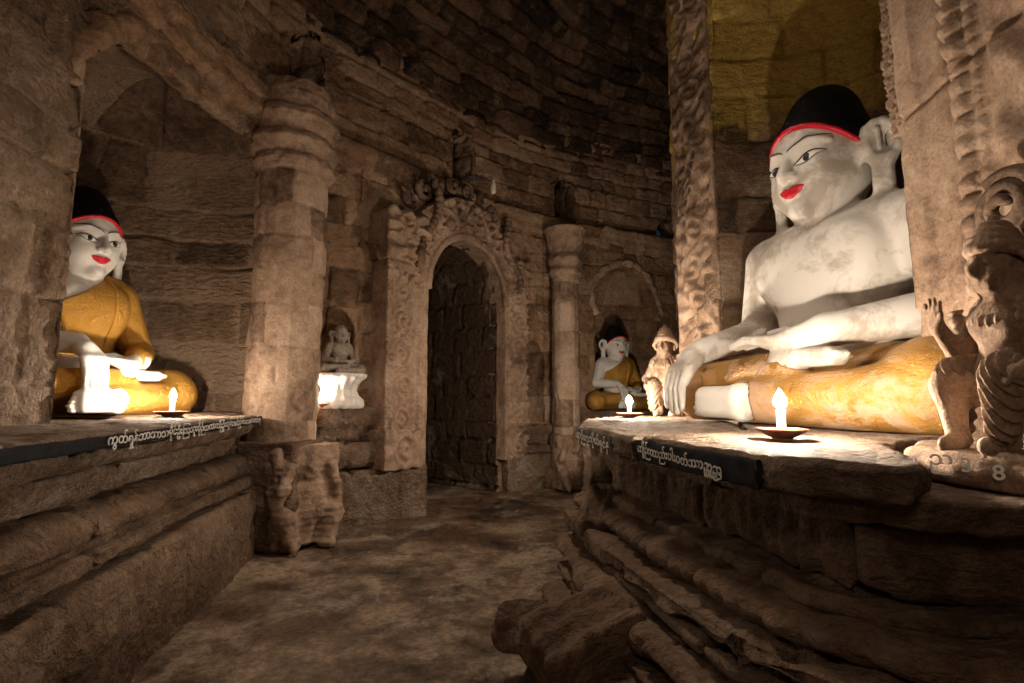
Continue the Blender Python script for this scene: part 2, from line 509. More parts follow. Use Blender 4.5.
def gold(name, c0, wear, amt, rough_=.36, sc=1.0):
    t = NT(name)
    a = t.noise(7 * sc, 9, .7, dist=.6); b = t.noise(40 * sc, 5, .7)
    k = t.math('MULTIPLY', t.ramp(a, [(.47, (0, 0, 0)), (.57, (1, 1, 1))]), amt)
    t.col(t.mix(k, c0, wear))
    t.l(t.math('SUBTRACT', .68, t.math('MULTIPLY', k, .6)), t.b.inputs['Metallic'])
    t.l(t.math('ADD', rough_, t.math('MULTIPLY', k, .25)), t.b.inputs['Roughness'])
    t.bump(t.math('ADD', t.math('MULTIPLY', a, .9), t.math('MULTIPLY', b, .3)), .8, .035)
    return t.m
M['gold_old'] = gold('worn_gold_paint', (.46, .245, .060), (.40, .25, .16), .95, .42)
M['gold'] = gold('gold_paint', (.60, .315, .055), (.50, .30, .10), .3, .36, 1.5)

def plain(name, c, rough_=.6, spec=.4, noise_=0, metal=0):
    t = NT(name)
    if noise_:
        t.col(t.mix(t.ramp(t.noise(noise_, 6, .7), [(.42, (0, 0, 0)), (.62, (1, 1, 1))]), c, tuple(x * .45 for x in c)))
    else: t.col(c)
    t.b.inputs['Roughness'].default_value = rough_; t.b.inputs['Specular IOR Level'].default_value = spec; t.b.inputs['Metallic'].default_value = metal
    return t.m
def hair_mat():
    t = NT('black_hair_paint')
    w = t.ramp(t.noise(34, 6, .8), [(.60, (0, 0, 0)), (.66, (1, 1, 1))])
    z = t.ramp(t.noise(3.5, 3, .5), [(.5, (0, 0, 0)), (.62, (1, 1, 1))])
    t.col(t.mix(t.math('MULTIPLY', t.math('MULTIPLY', w, z), .8), (.006, .006, .007), (.3, .27, .24)))
    t.b.inputs['Roughness'].default_value = .55; t.b.inputs['Specular IOR Level'].default_value = .06
    t.bump(t.noise(40, 4, .6), .4, .01)
    return t.m
M['hair'] = hair_mat()
M['red'] = plain('red_paint', (.55, .012, .03), .4)
M['black'] = plain('black_line_paint', (.015, .013, .013), .5)
M['grey_line'] = plain('grey_line_paint', (.10, .09, .085), .6)
M['eye_white'] = plain('white_eye_paint', (.82, .81, .79), .4)
M['black_band'] = plain('black_board_paint', (.012, .012, .014), .8, .15, 30)
M['letter'] = plain('white_letter_paint', (.62, .58, .52), .7, .3, 60)
M['clay'] = plain('fired_clay', (.24, .095, .05), .7, .3, 20)
M['wick'] = plain('burnt_wick', (.02, .015, .01), .9)
M['cord'] = plain('blue_cord', (.02, .05, .16), .7)
M['bulb'] = plain('white_bulb_shell', (.6, .57, .52), .35)
def wax_mat():
    t = NT('candle_wax'); t.col((.9, .86, .78))
    t.b.inputs['Subsurface Weight'].default_value = .7; t.b.inputs['Subsurface Radius'].default_value = (1, .7, .5); t.b.inputs['Subsurface Scale'].default_value = .03
    t.b.inputs['Roughness'].default_value = .4
    t.b.inputs['Emission Color'].default_value = (1, .86, .68, 1); t.b.inputs['Emission Strength'].default_value = .9  # glow added to imitate flame light scattering through the wax
    return t.m
M['wax'] = wax_mat()
def emit(name, c, s):
    m = bpy.data.materials.new(name); m.use_nodes = True; nt = m.node_tree; nt.nodes.clear()
    e = nt.nodes.new('ShaderNodeEmission'); o = nt.nodes.new('ShaderNodeOutputMaterial')
    e.inputs[0].default_value = (*c, 1); e.inputs[1].default_value = s; nt.links.new(e.outputs[0], o.inputs[0]); return m
M['flame'] = emit('candle_flame', (1, .88, .68), 45)
M['dusk'] = emit('dusk_sky', (.05, .10, .26), .09)

# ------------------------------------------------------------------ walls with niches
def niche_wall(name, pts, z0, z1, niches, mat, ds=.016, dz=.016, seed=1, ch=.22, bw=.42, room_right=True, zlo_fn=None, pock=.006, mortar=None, **kw):
    """dressed wall along a plan polyline. niches: (s_centre, half_w, depth, zfloor, zspring, ztop, square, nsamp)"""
    pts = np.asarray(pts, float)
    seg = np.linalg.norm(np.diff(pts, axis=0), axis=1); S = np.concatenate([[0], np.cumsum(seg)])
    at = lambda s: np.stack([np.interp(s, S, pts[:, 0]), np.interp(s, S, pts[:, 1])], -1)
    niches = sorted(niches)
    cols = []; cur = 0.0   # list of (kind, data)
    for i, nn in enumerate(niches):
        a = nn[0] - nn[1]
        n = max(2, int((a - cur) / ds)); cols.append(('f', np.linspace(cur, a, n, endpoint=False))); cols.append(('n', i)); cur = nn[0] + nn[1]
    cols.append(('f', np.linspace(cur, S[-1], max(2, int((S[-1] - cur) / ds)))))
    zs = list(np.arange(z0, z1 + dz * .5, dz))
    for nn in niches:
        if nn[3] > z0: zs += [nn[3] - 1e-4, nn[3] + 1e-4]
        zs += list(nn[4] + (nn[5] - nn[4]) * np.sin(np.linspace(.8, .5 * PI, 14)))
    zs = np.array(sorted(set(zs)))
    sgn = 1 if room_right else -1
    passage_shade = np.concatenate([np.full(len(d) if k == 'f' else niches[d][7], float(k == 'n' and niches[d][2] > 1.5)) for k, d in cols])   # shade of the dim door passage, put into the stone tone
    passage_shade = sstep(.3, 1, np.convolve(passage_shade, np.hanning(43) / np.hanning(43).sum(), 'same'))
    rows = []; us = []
    for z in zs:
        xy = []; uu = []
        for kind, dat in cols:
            if kind == 'f':
                xy.append(at(dat)); uu.append(dat); continue
            sc, w, dep, zf, zsp, zt, sq, ns = niches[dat]
            k = 1.0 if z <= zsp else math.sqrt(max(0, 1 - ((z - zsp) / (zt - zsp)) ** 2))
            t = np.linspace(0, 1, ns)
            pc0, pc1 = at(sc - w), at(sc + w); d = (pc1 - pc0) / np.linalg.norm(pc1 - pc0); out = np.array([-d[1], d[0]]) * sgn
            c = (pc0 + pc1) / 2; hw0 = np.linalg.norm(pc1 - pc0) / 2
            if z < zf or z > zt:
                p = pc0 + (pc1 - pc0) * t[:, None]; u = sc - w + 2 * w * t
            else:
                hw = hw0 * k
                tt = np.clip((t - .06) / .88, 0, 1)
                if sq:
                    D = dep; L = 2 * D + 2 * hw; l = tt * L
                    x = np.where(l < D, -hw, np.where(l < D + 2 * hw, -hw + (l - D), hw)); y = np.where(l < D, l, np.where(l < D + 2 * hw, D, L - l))
                    u = sc - w + l
                else:
                    th = PI * (1 - tt); x = hw * np.cos(th); y = dep * (.35 + .65 * k) * np.sin(th) ** .8 if k > 0 else 0 * th
                    u = sc - w + tt * (PI * (w + dep) / 2)
                ed = np.where(t < .06, -hw0 + (hw0 - hw) * t / .06, np.where(t > .94, hw0 - (hw0 - hw) * (1 - t) / .06, x))
                y = np.where((t < .06) | (t > .94), 0, y); x = ed
                p = c + x[:, None] * d + y[:, None] * out
            xy.append(p); uu.append(u)
        xy = np.vstack(xy); rows.append(np.column_stack([xy, np.full(len(xy), z)])); us.append(np.concatenate(uu))
    P = np.array(rows); U = np.array(us)
    if zlo_fn is not None: P = zlo_fn(P, U)
    N = gridnorm(P) * (1 if not room_right else 1)
    if not room_right: pass
    # orient towards the room
    d0 = pts[1] - pts[0]; inn = np.array([d0[1], -d0[0]]) * sgn
    if (N[len(N) // 3, 1, :2] @ inn) < 0: N = -N
    h, tone = masonry(U, P[..., 2], ch, bw, seed, **kw)
    if mortar is not None: tone = tone + mortar * sstep(-.35, -.75, h / kw.get('depth', .03))
    if passage_shade is not None: tone = tone - 2.0 * passage_shade[None, :]
    P = P + N * (h + rough(P, .012, 6, seed) + rough(P, .006, 22, seed + 3, 3) + pock * vnoise(P * np.array([20, 20, 34]), seed + 9) * (.4 + .6 * sstep(-.2, .5, fbm(P * 2.5, 2, seed + 4))))[..., None]
    return props(grid_obj(name, P, mat, tone=tone, flip=not room_right), kind='structure')

def ray_s(pts, px):
    """arc length where a plan ray meets a polyline (plan bookkeeping only)"""
    pts = np.asarray(pts, float); r = (px - 512) / 500.0; S = 0
    for a, b in zip(pts[:-1], pts[1:]):
        fa, fb = a[0] - r * a[1], b[0] - r * b[1]
        L = np.linalg.norm(b - a)
        if fa * fb <= 0 and a[1] > 0: return S + L * fa / (fa - fb)
        S += L
    return None

WL = [(-1.22, -1.6), (-1.83, 1.98), (-1.66, 3.42), (-1.5, 3.62)]
WB = [(-1.55, 3.52), (-1.40, 3.62), (-.78, 4.14), (-.14, 4.98), (.36, 5.27), (.62, 5.40)]
WF = [(.55, 5.36), (.85, 5.50), (1.75, 5.95), (3.2, 6.3), (5.0, 6.0)]
WR = [(1.62, -1.6), (1.40, .6), (1.31, 1.48), (1.27, 2.98), (1.17, 3.36), (1.25, 3.75), (1.8, 4.3), (3.0, 4.5), (5.0, 4.3)]

sL = math.dist(WL[0], WL[1]); cL = sL + math.dist(WL[1], WL[2]) / 2
niche_wall('wall_left', WL, 0, 3.1, [(cL, .70, 1.12, .795, 2.25, 2.78, False, 200)], M['jamb'], seed=11, ch=.26, bw=.5, ds=.013, dz=.013, joint=.014, bevel=.03, depth=.03, off=.03, pock=.013, mortar=1.1)
sB = math.dist(WB[0], WB[1]); cB = sB + math.dist(WB[1], WB[2]); dB = cB + math.dist(WB[2], WB[3]) / 2
eB = cB + math.dist(WB[2], WB[3])
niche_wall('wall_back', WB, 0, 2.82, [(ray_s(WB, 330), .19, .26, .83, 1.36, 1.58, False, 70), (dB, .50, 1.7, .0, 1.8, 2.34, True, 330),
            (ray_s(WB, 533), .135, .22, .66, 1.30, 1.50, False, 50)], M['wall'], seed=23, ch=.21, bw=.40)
sF = ray_s(WF, 628)
niche_wall('wall_far', WF, 0, 2.72, [(sF, .46, .42, .76, 2.0, 2.42, False, 120)], M['wall'], seed=31, ch=.2, bw=.38, ds=.02, dz=.018)
sR0 = math.dist(WR[0], WR[1]) + math.dist(WR[1], WR[2]); cR = sR0 + math.dist(WR[2], WR[3]) / 2
niche_wall('wall_right', WR, 0, 4.6, [(cR, .745, .98, .76, 2.9, 3.9, False, 200)], M['core'], seed=47, ch=.33, bw=.5, room_right=False, ds=.018, dz=.016, joint=.014, bevel=.03)

# upper wall, set back above the cornice, with narrow slots
UP = [(-1.40, -1.6), (-1.72, 1.0), (-1.86, 2.1), (-1.72, 3.0), (-1.47, 3.6), (-.96, 4.12), (-.24, 4.95), (.36, 5.36), (.9, 5.62), (1.8, 6.05), (3.2, 6.35), (5, 6.1)]
UP = resample(chamfer(np.array(UP), .5, False), .1)
niche_wall('wall_upper', UP, 2.55, 3.95, [(ray_s(UP, 460), .13, .55, 2.99, 3.40, 3.52, True, 60), (ray_s(UP, 567), .14, .5, 2.86, 3.24, 3.36, True, 60),
            (ray_s(UP, 668), .10, .5, 2.74, 2.98, 3.08, True, 60), (ray_s(UP, 292), .15, .5, 3.08, 3.5, 3.62, True, 60)],
           M['wall'], seed=53, ch=.16, bw=.30, ds=.02, dz=.015, depth=.05, off=.035, bevel=.03, joint=.014, wob=.012)
p_ = [np.interp(ray_s(UP, 669), np.concatenate([[0], np.cumsum(np.linalg.norm(np.diff(UP, axis=0), axis=1))]), UP[:, i]) for i in (0, 1)]
wv, wq, wt = None, None, None
w3 = loft('window_1', poly_rings(np.array([(-.10, -.01), (.10, -.01), (.10, .01), (-.10, .01)]), [0, .38], [0, 0], .02, .002), M['dusk'])
w3.location = (p_[0] - .19 * .44, p_[1] + .19 * .9, 2.75); w3.rotation_euler = (0, 0, math.radians(26)); props(w3, kind='structure')

# string course under the upper wall
def cornice():
    base = resample(UP[2:], .025); T = np.gradient(base, axis=0); T /= np.linalg.norm(T, axis=1, keepdims=True)
    inn = np.stack([T[:, 1], -T[:, 0]], 1)
    prof = resample(np.array([(-.05, -.13), (.05, -.13), (.085, -.10), (.085, -.03), (.12, -.02), (.13, .05), (.10, .07), (-.05, .08)]), .02)
    s = np.linspace(0, 1, len(base)); sl = np.arange(len(base)) * .025
    zc = np.interp(s, [0, .15, .35, 1], [3.0, 2.98, 2.84, 2.74])
    P = np.array([np.column_stack([base + inn * o, zc + z]) for o, z in prof])
    N = gridnorm(P)
    if (N[4, 10, :2] @ inn[10]) < 0: N = -N
    U = np.broadcast_to(sl, P.shape[:2])
    h, tone = masonry(U, P[..., 2] * 0 + .1, 3.0, .45, 77, depth=.03, off=.03)
    P = P + N * (h + rough(P, .02, 7, 5))[..., None]
    props(grid_obj('trim_1', P, M['wall'], tone=tone), kind='structure')
cornice()

# vault: corbelled courses from the outer wall over to the inner wall
def vault():
    A = np.array([(-1.40, -1.6), (-1.72, 1.0), (-1.86, 2.1), (-1.6, 3.3), (-.96, 4.12), (.36, 5.36), (1.8, 6.05), (3.2, 6.35), (5, 6.1)])
    B = np.array([(1.75, -1.6), (1.6, .3), (1.5, 1.3), (1.42, 2.1), (1.35, 2.9), (1.4, 3.5), (2.0, 4.1), (3.1, 4.4), (5, 4.2)])
    n = 420
    def sm(a):
        t = np.linspace(0, 1, len(a)); tt = np.linspace(0, 1, n)
        r = np.stack([np.interp(tt, t, a[:, i]) for i in (0, 1)], 1)
        k = np.hanning(41); k /= k.sum()
        rp = np.pad(r, ((20, 20), (0, 0)), mode='reflect', reflect_type='odd')
        return np.stack([np.convolve(rp[:, i], k, 'valid') for i in (0, 1)], 1)
    a, b = sm(A), sm(B)
    ph = np.linspace(0, PI, 300)
    P = np.array([np.column_stack([(a + b) / 2 - (b - a) / 2 * math.cos(f), np.full(n, 3.68 + 1.25 * math.sin(f) ** .9)]) for f in ph])
    N = gridnorm(P)
    if N[150, 100, 2] > 0: N = -N
    U = np.cumsum(np.concatenate([[0], np.linalg.norm(np.diff((a + b) / 2, axis=0), axis=1)]))
    U = np.broadcast_to(U, P.shape[:2]); Vv = np.broadcast_to((ph * 1.5)[:, None], P.shape[:2])
    wv_ = sstep(.5, 1.5, Vv)
    h, tone = masonry(U + .1 * wv_ * vnoise(P * 2, 5), Vv + .05 * wv_ * vnoise(P * 2.5, 6), .17, .27, 61, depth=.07, off=.09, bevel=.04, wob=.02)
    P = P + N * (h + (.35 + .65 * wv_) * (rough(P, .06, 3.5, 9) + rough(P, .035, 11, 4, 4)))[..., None]
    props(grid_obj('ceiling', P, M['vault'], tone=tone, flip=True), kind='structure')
vault()

# floor
def floor():
    x = np.arange(-3.2, 5.2, .022); y = np.arange(-1.7, 7.4, .022)
    X, Y = np.meshgrid(x, y); P = np.stack([X, Y, 0 * X], -1)
    P[..., 2] = -.008 + rough(P, .016, 1.6, 3) + rough(P, .006, 9, 8, 3)
    sl = (Y * .9 + X * .4)
    P[..., 2] -= .012 * np.exp(-((np.abs(((sl + .2 * vnoise(P * 1.1, 4)) % 1.15) - .57)) / .012) ** 2)
    props(grid_obj('floor', P, M['floor']), kind='structure')
floor()

# back of the chamber behind the visitor
bk = np.array([[(x, -1.62, z) for x in np.linspace(-1.6, 2.0, 90)] for z in np.linspace(0, 4.9, 120)])
hb, tb = masonry(bk[..., 0], bk[..., 2], .24, .45, 91)
bk[..., 1] += hb
props(grid_obj('wall_behind', bk, M['wall'], tone=tb, flip=True), kind='structure')

# ------------------------------------------------------------------ swept mouldings
def joints(U, bw, seed, wdt=.011, deep=.022):
    k = U / bw; i = np.floor(k).astype(np.int64)
    best = None; tone = None
    for d in (-1, 0, 1):
        e = (i + d) + .6 * rnd(i + d, i * 0, seed)
        q = np.abs(k - e) * bw
        best = q if best is None else np.minimum(best, q)
    e0 = i + .6 * rnd(i, i * 0, seed); blk = np.where(k < e0, i - 1, i)
    return -deep * np.exp(-(best / wdt) ** 2) + .01 * (rnd(blk, blk * 0, seed + 1) - .5), rnd(blk, blk * 0, seed + 2)

def sweep(name, path, prof, mat, parent=None, ds=.016, amp=.012, freq=6, bw=.55, seed=1, wear=0, room_right=True, extra=None, rnd_=.02):
    """closed (offset, z) profile swept along a plan polyline, ends capped"""
    b = resample(np.array(path, float), ds); T = np.gradient(b, axis=0); T /= np.linalg.norm(T, axis=1, keepdims=True)
    inn = np.stack([T[:, 1], -T[:, 0]], 1) * (1 if room_right else -1)
    pr = resample(np.array(prof, float), ds, True, rnd_)
    P = np.stack([np.column_stack([b[i] + inn[i] * o, z]) if False else np.concatenate([(b[i][None] + inn[i][None] * pr[:, :1]), pr[:, 1:]], 1) for i in range(len(b))])
    # rounded ends
    c = P.mean(1, keepdims=True)
    e0 = [c[0] + (P[0] - c[0]) * k - np.array([*T[0], 0]) * .012 * (1 - k) for k in (.3, .7, .95)]
    e1 = [c[-1] + (P[-1] - c[-1]) * k + np.array([*T[-1], 0]) * .012 * (1 - k) for k in (.95, .7, .3)]
    P = np.concatenate([np.array(e0), P, np.array(e1)])
    s = np.concatenate([[0] * 3, np.arange(len(b)) * ds, [(len(b) - 1) * ds] * 3])
    N = gridnorm(P, True); flip = ((N * (P - P.mean(1, keepdims=True))).sum(-1)[5:-5].mean() < 0)
    if flip: N = -N
    U = np.broadcast_to(s[:, None], P.shape[:2])
    h, tone = joints(U, bw, seed)
    h = h + rough(P, amp, freq, seed) + rough(P, amp * .7, freq * 3.2, seed + 2, 4)
    if wear: h = h - wear * np.clip(fbm(P * 3.1, 4, seed + 7) * 1.6 + .1, 0, 1)
    if extra is not None: h = h + extra(P, N, U)
    P = P + N * h[..., None]
    return grid_obj(name, P, mat, parent, .35 + .3 * tone + .3 * fbm(P * 2, 3, seed), True, True, flip)

def text_obj(name, body, size, origin, xdir, normal, mat, parent, slope=0, sx=1.0, length=None):
    c = bpy.data.curves.new('text', 'FONT'); c.body = body; c.size = size; c.extrude = .0006; c.offset = .0006
    o = bpy.data.objects.new('text', c); COL.objects.link(o)
    dg = bpy.context.evaluated_depsgraph_get(); me = bpy.data.meshes.new_from_object(o.evaluated_get(dg))
    bpy.data.objects.remove(o); bpy.data.curves.remove(c)
    n = len(me.vertices); V = np.zeros(n * 3, np.float32); me.vertices.foreach_get('co', V); V = V.reshape(-1, 3)
    if length: sx = length / (V[:, 0].max() - V[:, 0].min())
    xd = np.array([*xdir, 0.]); xd /= np.linalg.norm(xd); nd = np.array([*normal, 0.]); nd /= np.linalg.norm(nd)
    wob = .05 * size * np.sin(V[:, :1] * 40) + slope * V[:, :1]
    W = np.array(origin) + xd * V[:, :1] * sx + np.array([0, 0, 1.]) * (V[:, 1:2] + wob) + nd * V[:, 2:3]
    me.vertices.foreach_set('co', W.astype(np.float32).ravel()); me.update()
    me.materials.clear()
    return link(name, me, mat, parent)

# ------------------------------------------------------------------ left altar
LD = np.array((-.2, .98)) / math.hypot(.2, .98); LN = np.array((-LD[1], LD[0]))
LP = lambda a, X=.88: a * LD + X * LN
def lpath(a0, a1): return [tuple(LP(a0)), tuple(LP(a1))]
slab = sweep('altar_ledge', lpath(-.9, 3.25), [(.02, .795), (.02, .75), (-.10, .737), (-.55, .737), (-.55, .803), (.0, .803)], M['ledge'], ds=.012, amp=.008, freq=9, bw=.9, seed=3, wear=.012, rnd_=.008)
props(slab, 'long stone altar ledge with black painted edge and white script along the left wall', 'ledge')
sweep('painted_band', lpath(-.9, 3.24), [(.030, .796), (.031, .752), (.015, .75), (.015, .796)], M['black_band'], slab, ds=.008, amp=.003, freq=20, bw=5, seed=8, rnd_=.004)
text_obj('inscription', 'ကွတ်ရှုန်ဘာသာသမိုင်ဦးဩသူးဝိုဉ်တကာကြီးဦးထွန်းဒေါ်ညိုမိသားစုကောင်းမှု', .040, (*(LP(1.66, .8455)), .764), LD, -LN, M['letter'], slab, length=1.52)

ab = sweep('stepped_altar', lpath(-.9, 3.35), [(.0, .355), (.01, .2), (.025, -.05), (-.45, -.05), (-.45, .36), (-.03, .365)], M['base'], amp=.018, freq=5, bw=.62, seed=13, wear=.028, ds=.012, rnd_=.006)
props(ab, 'stepped stone altar base with worn roll moulding under the left ledge', 'altar')
sweep('roll_moulding', lpath(-.9, 3.2), [(-.14, .575), (-.09, .572), (-.045, .552), (-.018, .515), (-.022, .48), (-.060, .462), (-.066, .452), (-.012, .446), (-.008, .40), (-.02, .392), (-.07, .38), (-.45, .38), (-.45, .575)], M['base'], ab, amp=.012, freq=6, bw=.8, seed=15, wear=.020, ds=.010, rnd_=.004)
sweep('upper_moulding', lpath(-.9, 3.1), [(-.07, .675), (-.085, .65), (-.12, .585), (-.45, .585), (-.45, .675)], M['ledge'], ab, amp=.010, freq=7, bw=.7, seed=17, ds=.013, rnd_=.008)
sweep('under_slab', lpath(-.9, 3.18), [(.0, .748), (-.03, .70), (-.09, .672), (-.45, .672), (-.45, .748)], M['ledge'], ab, amp=.014, freq=6, bw=.8, seed=19, wear=.012, ds=.013, rnd_=.008)

# ------------------------------------------------------------------ base mouldings beside the doorway
DC = np.array((-.46, 4.56)); DE = np.array((.606, .795)); DR = np.array((.795, -.606))
wc0, wc1, wcm = (-1.46, 3.60), (-.70, 4.24), (-1.03, 3.955)
pb = sweep('niche_plinth', [(-1.40, 3.62), (-.76, 4.155)], [(.13, .37), (.145, -.04), (-.15, -.04), (-.15, .375)], M['ledge'], amp=.012, bw=.5, seed=23, wear=.012)
props(pb, 'square stone plinth under the small niche left of the doorway', 'plinth')
sweep('torus_moulding', [(-1.40, 3.62), (-1.05, 3.912)], [(.10, .565), (.125, .52), (.13, .47), (.12, .42), (.09, .395), (-.12, .38), (-.12, .57)], M['ledge'], pb, amp=.010, bw=.7, seed=25, rnd_=.02)
sweep('niche_ledge', [(-1.40, 3.62), (-1.05, 3.912)], [(.09, .825), (.085, .70), (.05, .67), (.04, .585), (-.12, .58), (-.12, .83)], M['ledge'], pb, amp=.010, bw=.25, seed=27)
pe = sweep('niche_plinth', [(-.10, 5.01), (.46, 5.33)], [(.11, .34), (.125, -.04), (-.15, -.04), (-.15, .345)], M['ledge'], amp=.010, bw=.5, seed=33, wear=.01)
props(pe, 'stepped stone plinth between the doorway and the far round column', 'plinth')
sweep('step_moulding', [(.0, 5.067), (.40, 5.295)], [(.09, .43), (.10, .35), (-.1, .34), (-.1, .435)], M['ledge'], pe, amp=.008, bw=.7, seed=35)
sweep('torus_moulding', [(.0, 5.067), (.44, 5.318)], [(.07, .635), (.095, .60), (.09, .56), (.05, .53), (.03, .44), (-.1, .43), (-.1, .64)], M['ledge'], pe, amp=.006, bw=.3, seed=37)

# broken lotus pot standing on that moulding
zz, rr = dense([.635, .66, .70, .74, .77, .82, .86, .875], [.085, .092, .075, .055, .06, .085, .092, .06], .008)
pot = loft('stone_finial', circ_rings(.115, 5.09, zz, rr, 56), M['carved'], disp=lambda P, N: rough(P, .012, 14, 3) - .03 * np.clip(fbm(P * 7, 3, 5), 0, 1))
props(pot, 'broken waisted stone finial on the moulding right of the doorway', 'finial')

# ------------------------------------------------------------------ relief patterns
def scrolls(u, v, w, p, turns=2.2):
    k = np.floor(v / p); vv = v - (k + .5) * p; side = np.where(k % 2 == 0, 1, -1)
    dx = (u - side * .07 * w) * side; r = np.hypot(dx, vv) + 1e-5; th = np.arctan2(vv, dx)
    R = .5 * min(p, w)
    h = np.cos(th - turns * 2 * PI * r / R) * .5 + .5
    fade = sstep(1.08, .82, r / R)
    stem = np.exp(-((u - side * 0 - .30 * w * np.sin(PI * v / p)) / (.07 * w)) ** 2)
    leaf = (.5 + .5 * np.sin(9 * th + 3)) * sstep(.8, 1.0, r / R)
    return np.maximum(h * fade * (1 - .25 * r / R), np.maximum(.8 * stem, .7 * leaf * sstep(.5 * w, .42 * w, np.abs(u))))
def beads(v, p): return np.sqrt(np.clip(1 - ((v % p) / p * 2 - 1) ** 2, 0, 1))

def panel(name, a, b, z0, z1, thick, mat, relief, out, parent=None, ds=.010, seed=1, amp=.006, wear=.01, dz=None):
    """relief slab: plan edge a-b facing 'out' (unit plan vector), relief(u from centre, v, w) in metres"""
    a = np.array(a, float); b = np.array(b, float); o = np.array(out, float); o /= np.linalg.norm(o)
    w = np.linalg.norm(b - a); e = (b - a) / w
    poly = np.array([a, b, b - o * thick, a - o * thick])
    area = 0.5 * sum(poly[i][0] * poly[(i + 1) % 4][1] - poly[(i + 1) % 4][0] * poly[i][1] for i in range(4))
    if area < 0: poly = poly[::-1]
    zs = np.arange(z0, z1 + 1e-6, dz or ds)
    R = poly_rings(poly, zs, np.zeros(len(zs)), ds, .008, (.97, .8, .4, .05), (.05, .5, .97))
    def disp(P, N):
        f = np.clip((N[..., 0] * o[0] + N[..., 1] * o[1] - .6) / .3, 0, 1)
        u = (P[..., 0] - a[0]) * e[0] + (P[..., 1] - a[1]) * e[1] - w / 2
        h = relief(u, P[..., 2] - z0, w) * f
        h = h * (.75 + .5 * np.clip(fbm(P * 4, 3, seed + 3), -.6, .6)) - wear * np.clip(fbm(P * 5, 4, seed + 5) + .1, 0, 1)
        return h + rough(P, amp, 12, seed)
    return loft(name, R, mat, parent, disp)

# ------------------------------------------------------------------ columns
def column(name, label, c, r, zb, zt, capital, facets, base_poly, seed):
    root = empty(name, (0, 0, 0), 0, label, 'column'); props(root, kind='thing')
    zs = np.arange(zb - .03, zt + .02, .014)
    def dsp(P, N):
        th = np.arctan2(P[..., 1] - c[1], P[..., 0] - c[0])
        h, t = masonry(th * r, P[..., 2], .27, .36, seed, joint=.008, bevel=.016, depth=.012, off=.012)
        return h + rough(P, .012, 7, seed) + rough(P, .005, 26, seed + 1, 3), t
    loft('shaft', circ_rings(c[0], c[1], zs, np.full(len(zs), r), 150, facets=facets), M['carved'], root, dsp)
    z, k = dense(*capital, .010)
    loft('capital', circ_rings(c[0], c[1], z, k, 150), M['carved'], root, lambda P, N: rough(P, .030, 5, seed + 4) + rough(P, .016, 17, seed + 5, 4) - .03 * np.clip(fbm(P * 5, 4, seed + 6), 0, 1))
    zs = np.arange(0, zb, .015)
    loft('base_block', poly_rings(np.array(base_poly, float), zs, .006 * np.sin(zs * 30), .015, .02), M['base'], root,
         lambda P, N: rough(P, .022, 5, seed + 7) + rough(P, .008, 20, seed + 8, 3) - .012 * np.exp(-((np.abs((P[..., 2] % .21) - .1)) / .008) ** 2))
    return root
cp1 = ([2.40, 2.42, 2.45, 2.48, 2.50, 2.53, 2.58, 2.62, 2.65, 2.68, 2.74, 2.79, 2.82, 2.9, 3.0], [.22, .25, .262, .25, .235, .262, .285, .27, .24, .262, .292, .275, .25, .265, .25])
C1 = column('stone_column', 'thick stone column with ringed capital between the large left niche and small niche', (-1.50, 3.29), .22, .64, 2.42, cp1, 12, [(-1.66, 3.06), (-1.30, 3.03), (-1.24, 3.44), (-1.6, 3.6)], 101)
cp2 = ([2.16, 2.18, 2.21, 2.24, 2.26, 2.29, 2.33, 2.37, 2.40, 2.44, 2.50, 2.66], [.14, .165, .172, .155, .15, .17, .182, .165, .15, .17, .20, .23])
C2 = column('stone_column', 'slender fluted stone column standing far back right of the doorway', (.56, 5.15), .14, .56, 2.18, cp2, 12, [(.40, 5.06), (.70, 5.0), (.76, 5.3), (.44, 5.36)], 121)

# ------------------------------------------------------------------ carved doorway
door = empty('carved_doorway', (0, 0, 0), 0, 'arched doorway surround carved with scrolls, leaves and beads, leading into dark', 'doorway')
props(door, kind='thing')
dp = lambda s, r: DC + DE * s + DR * r
def jrel(side):
    def f(u, v, w):
        u2 = u * side    # towards the opening positive
        h = .062 * scrolls(u2 + .05, v, .26, .25) * sstep(.16, .12, np.abs(u2 + .05))
        h = h + .032 * beads(v, .035) * np.exp(-((u2 - .125) / .016) ** 4)
        h = h + .024 * (np.abs(u2 - .175) < .03) * 1.0
        h = h + .045 * scrolls(u2 + .20, v + .1, .12, .13) * (np.abs(u2 + .20) < .045)
        return h
    return f
panel('jamb', dp(-.94, .09), dp(-.515, .09), .37, 1.98, .24, M['carved'], jrel(1), DR, door, seed=201)
panel('jamb', dp(.515, .10), dp(.80, .16), .30, 1.98, .22, M['carved'], lambda u, v, w: jrel(-1)(u + .02, v, w), DR, door, seed=203)
panel('jamb_capital', dp(-.98, .13), dp(-.56, .13), 1.97, 2.36, .28, M['carved'], lambda u, v, w: .065 * scrolls(u, v, .44, .20, 1.6) + .03 * beads(v + .05, .2), DR, door, seed=205, wear=.03)
panel('jamb_capital', dp(.56, .13), dp(.86, .17), 1.97, 2.30, .26, M['carved'], lambda u, v, w: .065 * scrolls(u, v, .3, .17, 1.6), DR, door, seed=207, wear=.03)
panel('jamb_foot', dp(-.96, .14), dp(-.60, .14), .37, .66, .2, M['carved'], lambda u, v, w: .045 * scrolls(u, v, .42, .29, 1.8), DR, door, seed=209, wear=.02)
